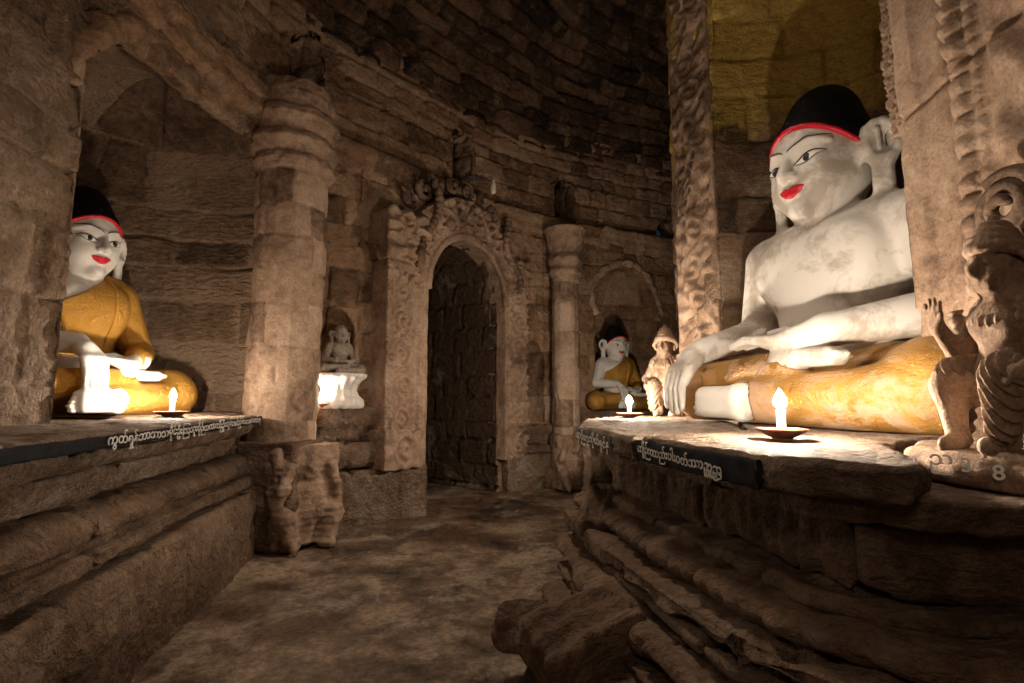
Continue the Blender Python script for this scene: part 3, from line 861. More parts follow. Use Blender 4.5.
def arch(name, w0, h0, w1, h1, zc, r0, r1, relief, mat, parent, seed, n=240, f0=0.0, f1=1.0):
    ph = np.linspace(PI * (1 - f0), PI * (1 - f1), n)
    t = np.concatenate([np.linspace(0, 1, 40), np.ones(8), np.linspace(1, 0, 14), np.zeros(8)])
    rr_ = np.concatenate([np.full(40, r1), np.linspace(r1, r0, 8), np.full(14, r0), np.linspace(r0, r1, 8)])
    fr = np.concatenate([np.ones(40), np.zeros(30)])
    P = []
    for a in ph:
        s = (w0 + (w1 - w0) * t) * math.cos(a); z = zc + (h0 + (h1 - h0) * t) * math.sin(a)
        xy = DC + DE * s[:, None] + DR * rr_[:, None]
        P.append(np.column_stack([xy, z]))
    P = np.array(P); L = np.broadcast_to((ph * (w0 + w1) / 2)[:, None], P.shape[:2]); tt = np.broadcast_to(t, P.shape[:2])
    d = relief(tt, L) * fr
    Q = P + np.array([*DR, 0]) * d[..., None]
    Q = Q + np.stack([rough(P, .014, 9, seed + i) for i in range(3)], -1)
    N = gridnorm(Q, True); fl = (N[n // 2, 20, :2] @ DR) < 0
    return grid_obj(name, Q, mat, parent, .5 + .5 * fbm(P * 2, 3, seed), True, True, fl)
def arel(t, L):
    h = .035 * (np.abs(t - .09) < .07) + .02 * beads(L, .04) * (np.abs(t - .22) < .05)
    h = h + .065 * scrolls((t - .62) * .34, L, .26, .22, 1.8) * (np.abs(t - .62) < .36)
    return h
arch('arch_band', .50, .53, .84, .93, 1.80, -.1, .09, arel, M['carved'], door, 221)
def spiral(c, r, a0, turns, e, up, n=40, rt=.028, lift=.0):
    t = np.linspace(0, 1, n); a = a0 + turns * 2 * PI * t; R = r * (1 - .85 * t)
    P = np.array([np.array([*(DC + DE * c[0] + DR * (c[2] + .05 * tt)), c[1]]) + np.array([*(DE * math.cos(aa) * Rr), math.sin(aa) * Rr]) for aa, Rr, tt in zip(a, R, t)])
    return (P, rt * (1.1 - .7 * t) * (.4 + .6 * np.minimum(t * 8, 1)), 9)
tb_ = []
for i, f in enumerate(np.linspace(.06, .94, 15)):
    a = PI * (1 - f); s = .93 * math.cos(a); z = 1.84 + 1.0 * math.sin(a)
    sg = 1 if a > PI / 2 else -1
    tb_.append(spiral((s, z, .02), .075 + .02 * math.sin(i * 2.1), a - sg * .6, sg * 1.4, 0, 0, rt=.030))
    o = np.array([*(DE * math.cos(a)), math.sin(a)]); p0 = np.array([*(DC + DE * s + DR * .02), z])
    tb_.append((np.array([p0 + o * .085 * q + np.array([*(DE * sg * -.05 * q * q), .03 * q * q]) for q in np.linspace(0, 1, 10)]), .042 * (1 - np.linspace(0, 1, 10)) ** .7 + .004, 8))
tubes_obj('leaf_crest', tb_, M['carved'], door)
for sg in (-1, 1):
    n = 90; t = np.linspace(0, 1, n)
    s = sg * (.66 - .20 * t + .05 * np.sin(t * 7)); z = 1.95 + .72 * t
    P = np.column_stack([DC + DE * s[:, None] + DR * (.15 + .02 * np.sin(t * 9))[:, None], z])
    tubes_obj('serpent', [(P, .030 + .012 * np.abs(np.sin(t * 45)), 10)], M['carved'], door)

# pale bulb hanging on a cord above the arch
bz = [2.80, 2.815, 2.86, 2.90, 2.915, 2.935, 2.945]; br_ = [.004, .024, .026, .020, .012, .013, .004]
bp = dp(.13, .26)
lb = loft('hanging_bulb', circ_rings(bp[0], bp[1], *dense(bz, br_, .004), 28), M['bulb']); props(lb, 'small white bulb shell hanging on a blue cord above the doorway arch', 'bulb')
tubes_obj('cord', [(np.array([[bp[0], bp[1], 2.94], [bp[0] - .03, bp[1] + .02, 2.98], [bp[0] - .14, bp[1] + .05, 2.965], [bp[0] - .30, bp[1] + .08, 3.0], [bp[0] - .42, bp[1] + .14, 3.04]]), .005, 6)], M['cord'], lb)

# ------------------------------------------------------------------ inner wall: carved pilasters
def hrel(u, v, w):
    # leafy serpent winding up the pilaster edge
    c = .07 * np.sin(v * 5.2) + .03 * np.sin(v * 13)
    h = .05 * np.exp(-((u - c) / .05) ** 2) + .035 * scrolls(u, v, w * .95, .24, 1.7)
    return h + .02 * (np.abs(np.abs(u) - w * .44) < .02)
hp = panel('carved_pilaster', (1.15, 3.40), (1.26, 2.98), .9, 4.4, .14, M['carved'], hrel, (-.94, -.35), seed=301, wear=.045, amp=.012, ds=.011)
props(hp, "tall pilaster carved with winding foliage at the far edge of the big statue's niche", 'pilaster')

ip = empty('carved_pilaster', (0, 0, 0), 0, 'thick carved pilaster with bead strings above the ogre figure, near the right edge', 'pilaster')
def irel(u, v, w):
    # u runs from the niche edge towards the visitor
    q = u + w / 2
    h = .012 * ((q > .0) & (q < .075)) + .004
    h = h + .048 * np.exp(-((q - .20) / .026) ** 4) * beads(v, .058)
    h = h + .022 * np.exp(-((q - .245) / .012) ** 4) * beads(v, .045)
    d = (q - .38) * .8 + v * .9
    h = h + .045 * ((q > .275)) * (.5 + .5 * np.sin(d * 42 + 2.0 * np.sin(v * 6))) * sstep(.27, .30, q)
    return h - .02 * np.exp(-((q - .165) / .008) ** 2) - .025 * np.exp(-(((v - .62 - .25 * q)) / .012) ** 2)
panel('shaft', (1.265, 1.535), (1.33, .86), 1.17, 3.4, .16, M['carved'], irel, (-.99, -.1), ip, seed=311, ds=.009, wear=.008)
def prel(u, v, w): return .030 * scrolls(u, v, w * .8, .075, 1.4) + .014 * (np.abs(np.abs(u) - w * .42) < .012)
panel('hanging_relief', (1.335, 1.66), (1.335, 1.57), 1.80, 3.4, .07, M['carved'], prel, (-.99, -.1), ip, seed=313, ds=.007, wear=.006)
panel('lower_block', (1.265, 1.535), (1.33, .86), 1.09, 1.18, .14, M['carved'], lambda u, v, w: u * 0, (-.99, -.1), ip, seed=315)
# volute at the pilaster foot
t = np.linspace(0, 1, 60); a = 1.0 + t * 2.3 * 2 * PI; R = .085 * (1 - .82 * t)
sv = [(np.column_stack([1.215 - .03 * t, 1.17 + R * np.cos(a), 1.36 + R * np.sin(a)]), .020 * (1.15 - .5 * t), 9)]
for j in range(4):
    q = np.linspace(0, 1, 16)
    sv.append((np.column_stack([1.235 - .03 * q, 1.28 - .05 * j - .06 * q, 1.22 + .015 * j + .09 * q ** 1.5]), .018 * (1 - .6 * q), 8))
tubes_obj('volute', sv, M['carved'], ip)

# ------------------------------------------------------------------ right altar
xe = lambda y: np.interp(y, [.885, 1.085, 1.6, 2.3, 2.8], [.74, .53, .40, .285, .22])
def slab_obj(name, poly, z0, z1, seed, label, cat='slab', mat='ledge', chip=.02, parent=None, ds=.012):
    zs = [z0, z0 + .012, z0 + .5 * (z1 - z0), z1 - .008, z1]
    R = poly_rings(np.array(poly, float), *dense(zs, [-.03, -.004, 0, 0, -.012], .01), ds, .014, (.985, .96, .92, .88, .82, .76, .7, .63, .56, .48, .4, .3, .2, .1, .02), (.2, .6, .9))
    def d(P, N):
        side = np.clip(1 - np.abs(N[..., 2]) * 1.2, 0, 1)
        return rough(P, .012, 7, seed) - chip * side * np.clip(fbm(P * np.array([5, 5, 26]), 4, seed + 2) * 1.9, -.2, 1) + rough(P, .007, 26, seed + 4, 4) - .006 * np.exp(-(fbm(P * 3.5, 3, seed + 9) / .05) ** 2)
    o = loft(name, R, M[mat], parent, d)
    if label: props(o, label, cat)
    return o
near_slab = slab_obj('altar_slab', [(.40, 1.61), (.545, 1.02), (.70, .90), (.80, .98), (.885, 1.24), (1.18, 1.50), (1.9, 1.65), (2.05, 2.2), (1.8, 2.7), (1.2, 2.7), (.92, 1.95)], .70, .78, 401, 'worn stone altar slab under the big seated statue, white script on black edge')
far_slab = slab_obj('altar_slab', [(.29, 2.28), (.385, 1.635), (.90, 1.96), (1.17, 2.68), (1.35, 3.62), (.80, 3.62), (.45, 3.1)], .70, .775, 403, 'far stone altar slab with faint script, just left of the big statue')
def edge_plate(name, a, b, z0, z1, off, mat, parent, seed, thick=.03):
    a = np.array(a); b = np.array(b); d = (b - a) / np.linalg.norm(b - a); nrm = np.array([d[1], -d[0]])
    return sweep(name, [a, b], [(off, z1), (off, z0), (off - thick, z0 + .004), (off - thick, z1)], mat, parent, ds=.008, amp=.005, freq=16, bw=9, seed=seed, rnd_=.004)
A_, B_ = np.array((.40, 1.60)), np.array((.545, 1.02)); dAB = (B_ - A_) / np.linalg.norm(B_ - A_)
edge_plate('painted_band', A_ - dAB * .0, A_ + dAB * .53, .703, .772, .012, M['black_band'], near_slab, 411)
nAB = np.array([dAB[1], -dAB[0]])
text_obj('inscription', 'ကျိုဉ်းတာည်းပါးဝတ်ဿာညွှဥာ', .034, (*(A_ + nAB * .0165 + dAB * .02), .735), dAB, nAB, M['letter'], near_slab, length=.40, slope=-.03)
text_obj('inscription', 'င်းဝ', .030, (*(A_ + nAB * .0165 + dAB * .36), .709), dAB, nAB, M['letter'], near_slab, length=.06)
A2, B2 = np.array((.29, 2.27)), np.array((.385, 1.64)); d2 = (B2 - A2) / np.linalg.norm(B2 - A2); n2 = np.array([d2[1], -d2[0]])
edge_plate('painted_band', A2 + d2 * .02, A2 + d2 * .46, .712, .766, .008, plain('faded_board_paint', (.07, .055, .045), .7, .3, 14), far_slab, 413)
text_obj('inscription', 'ပျာဉ်းကုသိုလ်ရှုင်နှ', .042, (*(A2 + n2 * .0125 + d2 * .03), .728), d2, n2, M['letter'], far_slab, length=.42, slope=-.03)

tb0 = empty('throne_base', (0, 0, 0), 0, 'eroded stepped throne base with lotus mouldings under the right altar slabs', 'throne base')
def tier(name, z0, z1, o, yf, seed, bulge=0.0, mat='base', extra=None, amp=.03):
    poly = [(xe(yf) - o * .8, yf), (xe(1.6) - o, 1.6), (.515 - o, 1.085), (.70 - .55 * o, .89 - o * .75), (1.25, .80 - o * .6), (1.6, 1.4), (1.6, yf + .05), (1.0, yf + .3)]
    zs = np.arange(z0, z1 + .001, .009); q = (zs - z0) / (z1 - z0)
    R = poly_rings(np.array(poly), zs, bulge * np.sin(PI * q) - .012 * (q > .93) - .008 * (q < .06), .011, .018, (.985, .96, .92, .87, .8, .7, .5, .2), (.8, .9))
    def d(P, N):
        h = rough(P, amp, 4, seed) + rough(P, .013, 17, seed + 1, 4) - .045 * np.clip(fbm(P * 2.4, 3, seed + 2) * 1.7 - .15, 0, 1)
        L = P[..., 1] * 1.0 + P[..., 0] * .3
        h = h - .03 * np.exp(-((np.abs(((L + .1 * seed) % .47) - .23)) / .008) ** 2)
        if extra is not None: h = h + extra(P, N, L, z0, z1)
        return h
    return loft(name, R, M[mat], tb0, d)
petal = lambda P, N, L, z0, z1: .018 * (1 - np.abs(N[..., 2])) * np.abs(np.sin(L * PI / .055)) * sstep(z1, z1 - .03, P[..., 2])
tier('plinth_step', -.01, .075, .41, 1.76, 501, amp=.035)
tier('lower_step', .07, .125, .33, 1.90, 502, amp=.025)
tier('lower_roll', .12, .205, .25, 2.04, 503, .022, amp=.025)
tier('step_fillet', .20, .235, .155, 2.16, 504, amp=.015)
tier('roll_moulding', .23, .325, .12, 2.24, 505, .035, amp=.022)
tier('upper_fillet', .32, .355, .06, 2.30, 506, amp=.012)
tier('middle_step', .35, .415, .075, 2.30, 507, .0, amp=.02)
tier('lotus_band', .41, .475, -.03, 2.36, 509, .02, extra=petal, amp=.012)
tier('upper_step', .47, .505, -.09, 2.34, 510, amp=.012)
tier('frieze', .50, .66, -.19, 2.2, 511, .0, extra=petal, amp=.014)
tier('cornice_step', .65, .71, -.10, 2.3, 513, .0, amp=.014)
# corbels under the far slab
R = poly_rings(np.array([(.46, 2.62), (.50, 2.25), (.75, 2.2), (1.2, 2.7), (1.2, 3.1), (.8, 3.15)]), *dense([0, .3, .5, .71], [-.10, -.09, -.05, .06], .012), .015, .04)
loft('corbel', R, M['base'], tb0, lambda P, N: rough(P, .03, 5, 521) + rough(P, .01, 18, 3, 3))
# fallen carved fragments leaning on the steps
def fragment(name, c, size, rot, seed, label):
    f = Field((-size[0] - .06,) * 3, (size[0] + .06,) * 3, .008)
    f.box((0, 0, 0), size, 0, rd=.03)
    X, Y, Z = f.xyz()
    P = np.stack(np.broadcast_arrays(X, Y, Z), -1)
    f.F = f.F + .035 * fbm(P * 7, 4, seed) + .008 * np.sin(Y * 90) * (Z > 0)
    o = f.obj(name, M['base'], None, seed); o.location = c; o.rotation_euler = rot
    return props(o, label, 'stone')
fragment('fallen_stone', (.19, 1.46, .255), (.15, .11, .065), (.18, -.25, .4), 601, 'loose carved block lying on the lower steps of the throne base')
fragment('fallen_stone', (.36, 2.07, .44), (.12, .09, .05), (.1, -.35, 1.2), 603, 'loose broken slab tilted on the far shoulder of the throne base')
fragment('fallen_stone', (.07, 1.69, .17), (.10, .09, .06), (-.2, .2, .9), 605, 'rough broken stone at the floor corner of the throne base')

# ------------------------------------------------------------------ bracket for the ogre figure
br = slab_obj('stone_bracket', [(.955, 1.24), (.955, 1.13), (1.05, .93), (1.28, .90), (1.36, 1.40), (1.12, 1.40)], .70, .785, 421, 'rough stone bracket with chalked numerals under the ogre figure', 'bracket', 'carved', .02)
a3, b3 = np.array((.955, 1.13)), np.array((1.05, .93)); d3 = (b3 - a3) / np.linalg.norm(b3 - a3); n3 = np.array([d3[1], -d3[0]])
chalk = plain('chalk', (.8, .77, .72), .8)
for ch_, s_, z_ in (('ည', -.022, .752), ('3', .036, .744), ('8', .088, .735)):
    text_obj('numeral', ch_, .042, (*(a3 + n3 * .014 + d3 * s_), z_), d3, n3, chalk, br)

# hood over the large left niche and the rim of the far niche
def hood(name, pc, dirv, nrm, w, h, zc, rad, mat, seed, label=None, out=.02, f0=.02, f1=.98):
    ph = np.linspace(PI * (1 - f0), PI * (1 - f1), 120)
    P = np.array([[*(np.array(pc) + np.array(dirv) * w * math.cos(a) + np.array(nrm) * out), zc + h * math.sin(a)] for a in ph])
    P += np.stack([rough(P, .07, 4, seed + i) for i in range(3)], -1)
    V, Q, T = tube(P, rad * (1 + .6 * fbm(P * 5, 3, seed)), 24)
    V = V + np.stack([rough(V, .03, 14, seed + i, 4) for i in range(3)], -1)
    o = link(name, mesh_np(name, V, Q, T, tone=.5 + .5 * fbm(V * 3, 3, seed)), mat)
    return o
nd = np.array((.993, -.118)); hd = np.array((.117, .993))
h1 = hood('niche_hood', (-1.745, 2.70), hd, nd, .76, .60, 2.20, .07, M['wall'], 701, out=-.035)
props(h1, 'curved stone hood over the large left niche', 'hood')

fp = np.array([np.interp(sF, np.concatenate([[0], np.cumsum(np.linalg.norm(np.diff(np.array(WF), axis=0), axis=1))]), np.array(WF)[:, i]) for i in (0, 1)])
h2 = hood('niche_arch', fp, (.894, .447), (.447, -.894), .49, .46, 2.0, .035, M['carved'], 711, out=.0, f0=-.12, f1=1.12)
props(h2, 'thin stone arch rim framing the far niche with the small gold-robed statue', 'arch')

# ------------------------------------------------------------------ seated statues
def axes3(a, b=None):
    a = np.array(a, float); a /= np.linalg.norm(a)
    b = np.array(b if b is not None else (0, 0, 1), float); b = b - a * (a @ b); b /= np.linalg.norm(b)
    return np.stack([a, np.cross(b, a), b], 1)

def statue(name, loc, rz, sc, res, label, mats, upper_robe=False, both_on_lap=False, painted=True, tw=1.0, hx=0.0, hz=0.0, detail=True):
    """seated statue; faces -Y, right hand towards the ground; local size about 1.4 wide, 1.62 tall"""
    root = empty(name, loc, rz, label, 'statue'); root.scale = (sc,) * 3
    body_m, leg_m, robe_m, hair_m = mats
    lo, hi = (-.88, -.66, -.02), (.88, .46, 1.70)
    L = Field(lo, hi, res)
    L.ell((0, .08, .16), (.46, .30, .19), 0)
    for s in (1, -1):
        L.cap((s * .2, .08, .17), (s * .56, -.18, .165), .17, .16, .08)
        L.ell((s * .585, -.2, .155), (.155, .21, .165), .06)
    L.cap((.58, -.28, .12), (-.10, -.46, .105), .125, .085, .05)
    L.cap((-.56, -.24, .17), (.10, -.36, .235), .12, .085, .04)
    L.F = np.maximum(L.F, -np.maximum(L.xyz()[2] + 0 * L.F, -1))    # flat underside on the slab
    T = L.blank()
    T.ell((0, .08, .42), (.29 * tw, .21, .28), 0)
    T.ell((0, .06, .70), (.365 * tw, .225, .25), .1)
    T.cap((-.34 * tw, .07, .85), (.34 * tw, .07, .85), .12, .12, .10)
    for s in (1, -1):
        T.cap((s * .05, .07, .925), (s * .27 * tw, .075, .885), .07, .085, .07)
        T.ell((s * .15 * tw, -.085, .74), (.16 * tw, .07, .13), .10)
    B = T.clone()
    # arms
    AL = [(.40 * tw, .07, .84), (.525 * (tw + 1) / 2, .03, .45), (.24, -.31, .385)]
    arm_r = [.118, .094, .064]
    def arm(f, pts, k=.05):
        f.cap(pts[0], pts[1], arm_r[0], arm_r[1], k); f.cap(pts[1], pts[2], arm_r[1], arm_r[2], .02)
    arm(B, AL)
    def lap_hand(f, dz, sx, y0, x0=.13):
        f.cap((.24 * sx, -.31, .385 + dz), (x0 * sx, y0, .362 + dz), .062, .045, .03)
        f.ell(((x0 - .05) * sx, y0 - .015, .355 + dz), (.095, .068, .036), .03)
        for i in range(4):
            y = y0 - .065 + .033 * i - .005; ln = (.15, .185, .19, .165)[i]
            xa = (x0 - .11) * sx
            f.cap((xa + .03 * sx, y, .358 + dz), (xa - .45 * ln * sx, y - .004, .368 + dz), .023, .020, .010)
            f.cap((xa - .45 * ln * sx, y - .004, .368 + dz), (xa - ln * sx, y, .350 + dz), .020, .015, .004)
        f.cap(((x0 + .0) * sx, y0 + .045, .375 + dz), ((x0 - .08) * sx, y0 + .06, .405 + dz), .026, .022, .015)
        f.cap(((x0 - .08) * sx, y0 + .06, .405 + dz), ((x0 - .15) * sx, y0 + .045, .402 + dz), .022, .015, .005)
    if both_on_lap:
        AR = [(-x, y, z) for x, y, z in AL]
        arm(B, AR); lap_hand(B, 0, 1, -.36); lap_hand(B, .05, -1, -.36)
    else:
        AR = [(-.385 * tw, .07, .84), (-.475 * (tw + 1) / 2, .06, .47 + hz * .3), (-.515 + hx, -.29, .37 + hz)]
        arm(B, AR); lap_hand(B, 0, 1, -.37)
        D3 = np.array((hx, 0, hz))
        B.cap(D3 + (-.52, -.29, .37), D3 + (-.515, -.37, .34), .060, .050, .02)
        B.box(D3 + (-.51, -.41, .295), (.072, .075, .030), .04, rd=.028, rot=axes3((1, 0, 0), (0, -.62, .78)))
        for i in range(4):
            x = -.572 + .041 * i; ln = (.9, 1.0, 1.04, .93)[i]
            q = [(x, -.445, .268), (x + .002, -.482, .268 - .10 * ln), (x + .004, -.486, .268 - .215 * ln)]
            q = [D3 + np.array(v) for v in q]
            B.cap(q[0], q[1], .024, .021, .008); B.cap(q[1], q[2], .021, .015, .003)
        B.cap(D3 + (-.445, -.37, .315), D3 + (-.425, -.435, .262), .027, .023, .015); B.cap(D3 + (-.425, -.435, .262), D3 + (-.432, -.463, .195), .023, .015, .004)
    # neck, head
    B.cap((0, .06, .84), (0, .035, 1.04), .130, .118, .05)
    Hd = L.blank()
    Hd.ell((0, -.01, 1.235), (.205, .225, .285), 0)
    Hd.ell((0, -.075, 1.05), (.115, .118, .122), .07)
    for s in (1, -1): Hd.ell((s * .075, -.115, 1.125), (.090, .092, .10), .05)
    Hd.ell((0, -.175, .985), (.05, .04, .038), .04)
    if detail:
        Hd.cap((0, -.222, 1.262), (0, -.262, 1.14), .014, .028, .022)
        for s in (1, -1):
            Hd.ell((s * .030, -.238, 1.135), (.020, .022, .018), .012)
            Hd.ell((s * .088, -.232, 1.205), (.058, .030, .028), .03, 'sub')
            Hd.ell((s * .088, -.176, 1.200), (.056, .036, .032), .010)
            for a, b in (((.018, -.226, 1.262), (.09, -.212, 1.290)), ((.09, -.212, 1.290), (.165, -.155, 1.262))):
                Hd.cap((s * a[0], a[1], a[2]), (s * b[0], b[1], b[2]), .010, .008, .02)
        Hd.ell((0, -.205, 1.082), (.055, .030, .016), .012); Hd.ell((0, -.200, 1.056), (.043, .030, .017), .012)
    for s in (1, -1):
        o = np.array((s * .84, .54, 0.)); c = np.array((s * .222, -.025, 1.225)); pn = np.array((s * .6, -.8, 0.))
        Hd.ell(c + o * .02, (.075, .020, .085), .03, rot=axes3(o, (0, 0, 1)))
        pts = [c + o * (.055 + .066 * math.cos(a)) * 1.0 + np.array((0, 0, .085 * math.sin(a))) for a in np.linspace(-1.5, 3.3, 11)]
        for p, q in zip(pts[:-1], pts[1:]): Hd.cap(p, q, .022, .022, .010)
        Hd.box(c + o * .055 + np.array((0, 0, -.175)), (.042, .022, .115), .03, rd=.022, rot=axes3(o, (0, 0, 1)))
        Hd.ell(c + o * .058 + pn * .022, (.046, .030, .064), .008, 'sub', rot=axes3(o, (0, 0, 1)))
        Hd.cap(c + o * .045 + np.array((0, 0, .05)) - pn * -.02, c + o * .05 + np.array((0, 0, -.035)), .012, .010, .006)
    dy = round(.04 / res) * res
    Hd.F = np.roll(Hd.F, round(.04 / res), axis=1)
    B.put(tuple(slice(0, n) for n in B.n), Hd.F, .03, 'add')
    # three folds of the neck
    # feet
    B.box((.20, -.37, .275), (.15, .055, .036), .03, rd=.03); B.ell((.10, -.37, .275), (.07, .06, .042), .03)
    B.box((-.14, -.495, .10), (.15, .055, .072), .03, rd=.045); B.ell((-.03, -.49, .10), (.07, .058, .082), .03)
    for i in range(5):
        B.ell((.345 + .012 * (2 - abs(i - 1)), -.41 + .021 * i, .277), (.028, .0125, .018), .006)
        B.ell((-.285 - .012 * (2 - abs(i - 1)), -.497, .045 + .026 * i), (.028, .022, .0145), .006)
    full = B.clone(); full.put(tuple(slice(0, n) for n in B.n), L.F + .012, .01, 'add')
    X, Y, Z = full.xyz(); full.F = np.maximum(full.F, -(Z - .004) + 0 * full.F)
    full.obj('body', M[body_m], root, 5)
    if leg_m:
        R = L.F - .004
        R = np.maximum(R, -(B.F - .006))          # skin of feet and hands stays clear of the cloth
        R = np.maximum(R, -(Z - .002) + 0 * R)
        L.obj('lower_robe', M[leg_m], root, 6, extra=R)
    if upper_robe:
        U = T.clone(); arm(U, AL)
        g = Z - (.70 + (X + .3) * .62) + 0 * U.F
        cut = np.maximum(U.F - .016, g * .85)
        wr = (Z - .40) + 0 * U.F
        cut = np.maximum(cut, np.minimum(.40 - Z, 1) * .9 + 0 * U.F)
        U.obj('upper_robe', M[robe_m], root, 7, extra=cut)
        sash = np.maximum(np.maximum(U.F - .030, np.abs(X - .17 - .1 * (Z - .6)) - .07 + 0 * U.F), np.maximum(Y - .10, .34 - Z) + 0 * U.F)
        U.obj('sash', M[robe_m], root, 8, extra=sash)
    if hair_m:
        gl = (Z - (1.338 - .58 * (Y - dy + .2) + .028 * (1 - (X / .2) ** 2))) * .93
        C = L.blank(); C.ell((0, dy, 1.255), (.224, .244, .28), 0)
        Bn = np.maximum(C.F - .004, np.abs(gl + .004) - .0105 + 0 * C.F)
        Hh = np.maximum(C.F, -gl - .004 + 0 * C.F)
        C2 = C.clone(); C2.F = Hh; C2.ell((0, .02 + dy, 1.488), (.146, .156, .137), .07)
        C2.obj('hair', M[hair_m], root, 9)
        if painted: C.obj('hairline_band', M['red'], root, 10, extra=Bn)
    if painted:
        F = full.F
        for s in (1, -1):
            t = np.linspace(-1, 1, 25); xs = .090 + .056 * t
            up = 1.199 + .025 * (1 - t * t) ** .8 + .013 * t; lw = 1.199 - .013 * (1 - t * t) + .013 * t
            e = decal(full, 'eye', xs * s, lw, up, M['eye_white'], root, .0035)
            ti = np.linspace(-1, 1, 13); xi = .086 + .0185 * ti; ci = np.sqrt(np.maximum(1 - ti * ti, 0)) * .0185
            tu = (xi - .090) / .056
            decal(full, 'iris', xi * s, np.maximum(1.204 - ci, 1.199 - .013 * (1 - tu * tu) + .013 * tu), np.minimum(1.204 + ci, 1.199 + .025 * (1 - tu * tu) ** .8 + .013 * tu), M['black'], e, .006)
            decal(full, 'lid_line', (.090 + .062 * t) * s, up - .0012, up + .0065 * (1 - .5 * t * t), M['black'], root, .0045, 4)
            decal(full, 'lid_line', (.090 + .056 * t) * s, lw - .0040 * (1 - .6 * t * t), lw + .0008, M['grey_line'], root, .0045, 4)
            tb = np.linspace(0, 1, 30); xb = .012 + .150 * tb; zb = 1.257 + .036 * np.sin(tb * .72 * PI) ** .75
            wd = .0055 * np.sin(np.clip(tb * .9 + .1, 0, 1) * PI) ** .5 + .0008
            decal(full, 'eyebrow', xb * s, zb - wd, zb + wd, M['grey_line'], root, .0035, 4)
        t = np.linspace(-1, 1, 31)
        decal(full, 'lips', .066 * t, 1.070 - .030 * (1 - t * t) + .010 * t * t, 1.074 + .017 * (1 - t * t) ** .7 - .010 * np.exp(-(t / .16) ** 2) + .010 * t * t, M['red'], root, .004)
    return root

big = statue('buddha_statue', (1.465, 2.29, .782), math.radians(-72), 1.0, .0088, 'huge white seated statue with black hair and golden legs in the right niche', ('white_old', 'gold_old', None, 'hair'))
left = statue('buddha_statue', (-2.40, 2.74, .803), math.radians(71), .80, .0105, 'white faced statue in a gold one-shouldered robe in the left niche', ('white', 'gold', 'gold', 'hair'), upper_robe=True, tw=.78, hx=.34, hz=.10)
left.scale[0] *= .96
far = statue('buddha_statue', (1.16, 5.52, .775), math.radians(22), .58, .015, 'small gold-robed white statue with cracked paint in the far arched niche', ('white', 'gold', 'gold', 'hair'), upper_robe=True, tw=.78, hx=.34, hz=.10)
left.scale[0] *= .96
far['label'] = 'small gold-robed white statue in the far arched niche behind the glowing candle'
small = statue('buddha_statue', (-1.29, 3.74, 1.075), math.radians(42), .245, .016, 'small bare grey stone statue on a white throne in the niche left of the doorway', ('greystone', None, None, None), both_on_lap=True, painted=False, tw=.78)
# white lotus throne under the grey statue
zz, rr = dense([0, .02, .05, .08, .13, .17, .20, .23, .25, .255], [.165, .175, .17, .135, .115, .125, .15, .185, .19, .17], .006)
R = circ_rings(-1.29, 3.74, np.array(zz) + .828, rr, 110)
th_ = lambda P: np.arctan2(P[..., 1] - 3.74, P[..., 0] + 1.29)
tw = loft('lotus_throne', R, M['white'], None, lambda P, N: .012 * np.abs(np.sin(th_(P) * 8)) * (np.abs(N[..., 2]) < .8) + rough(P, .006, 20, 3))
small_w = tw; tw.parent = small; bpy.context.view_layer.update(); tw.matrix_parent_inverse = small.matrix_world.inverted()
tw['label'] = 'white painted lotus throne'

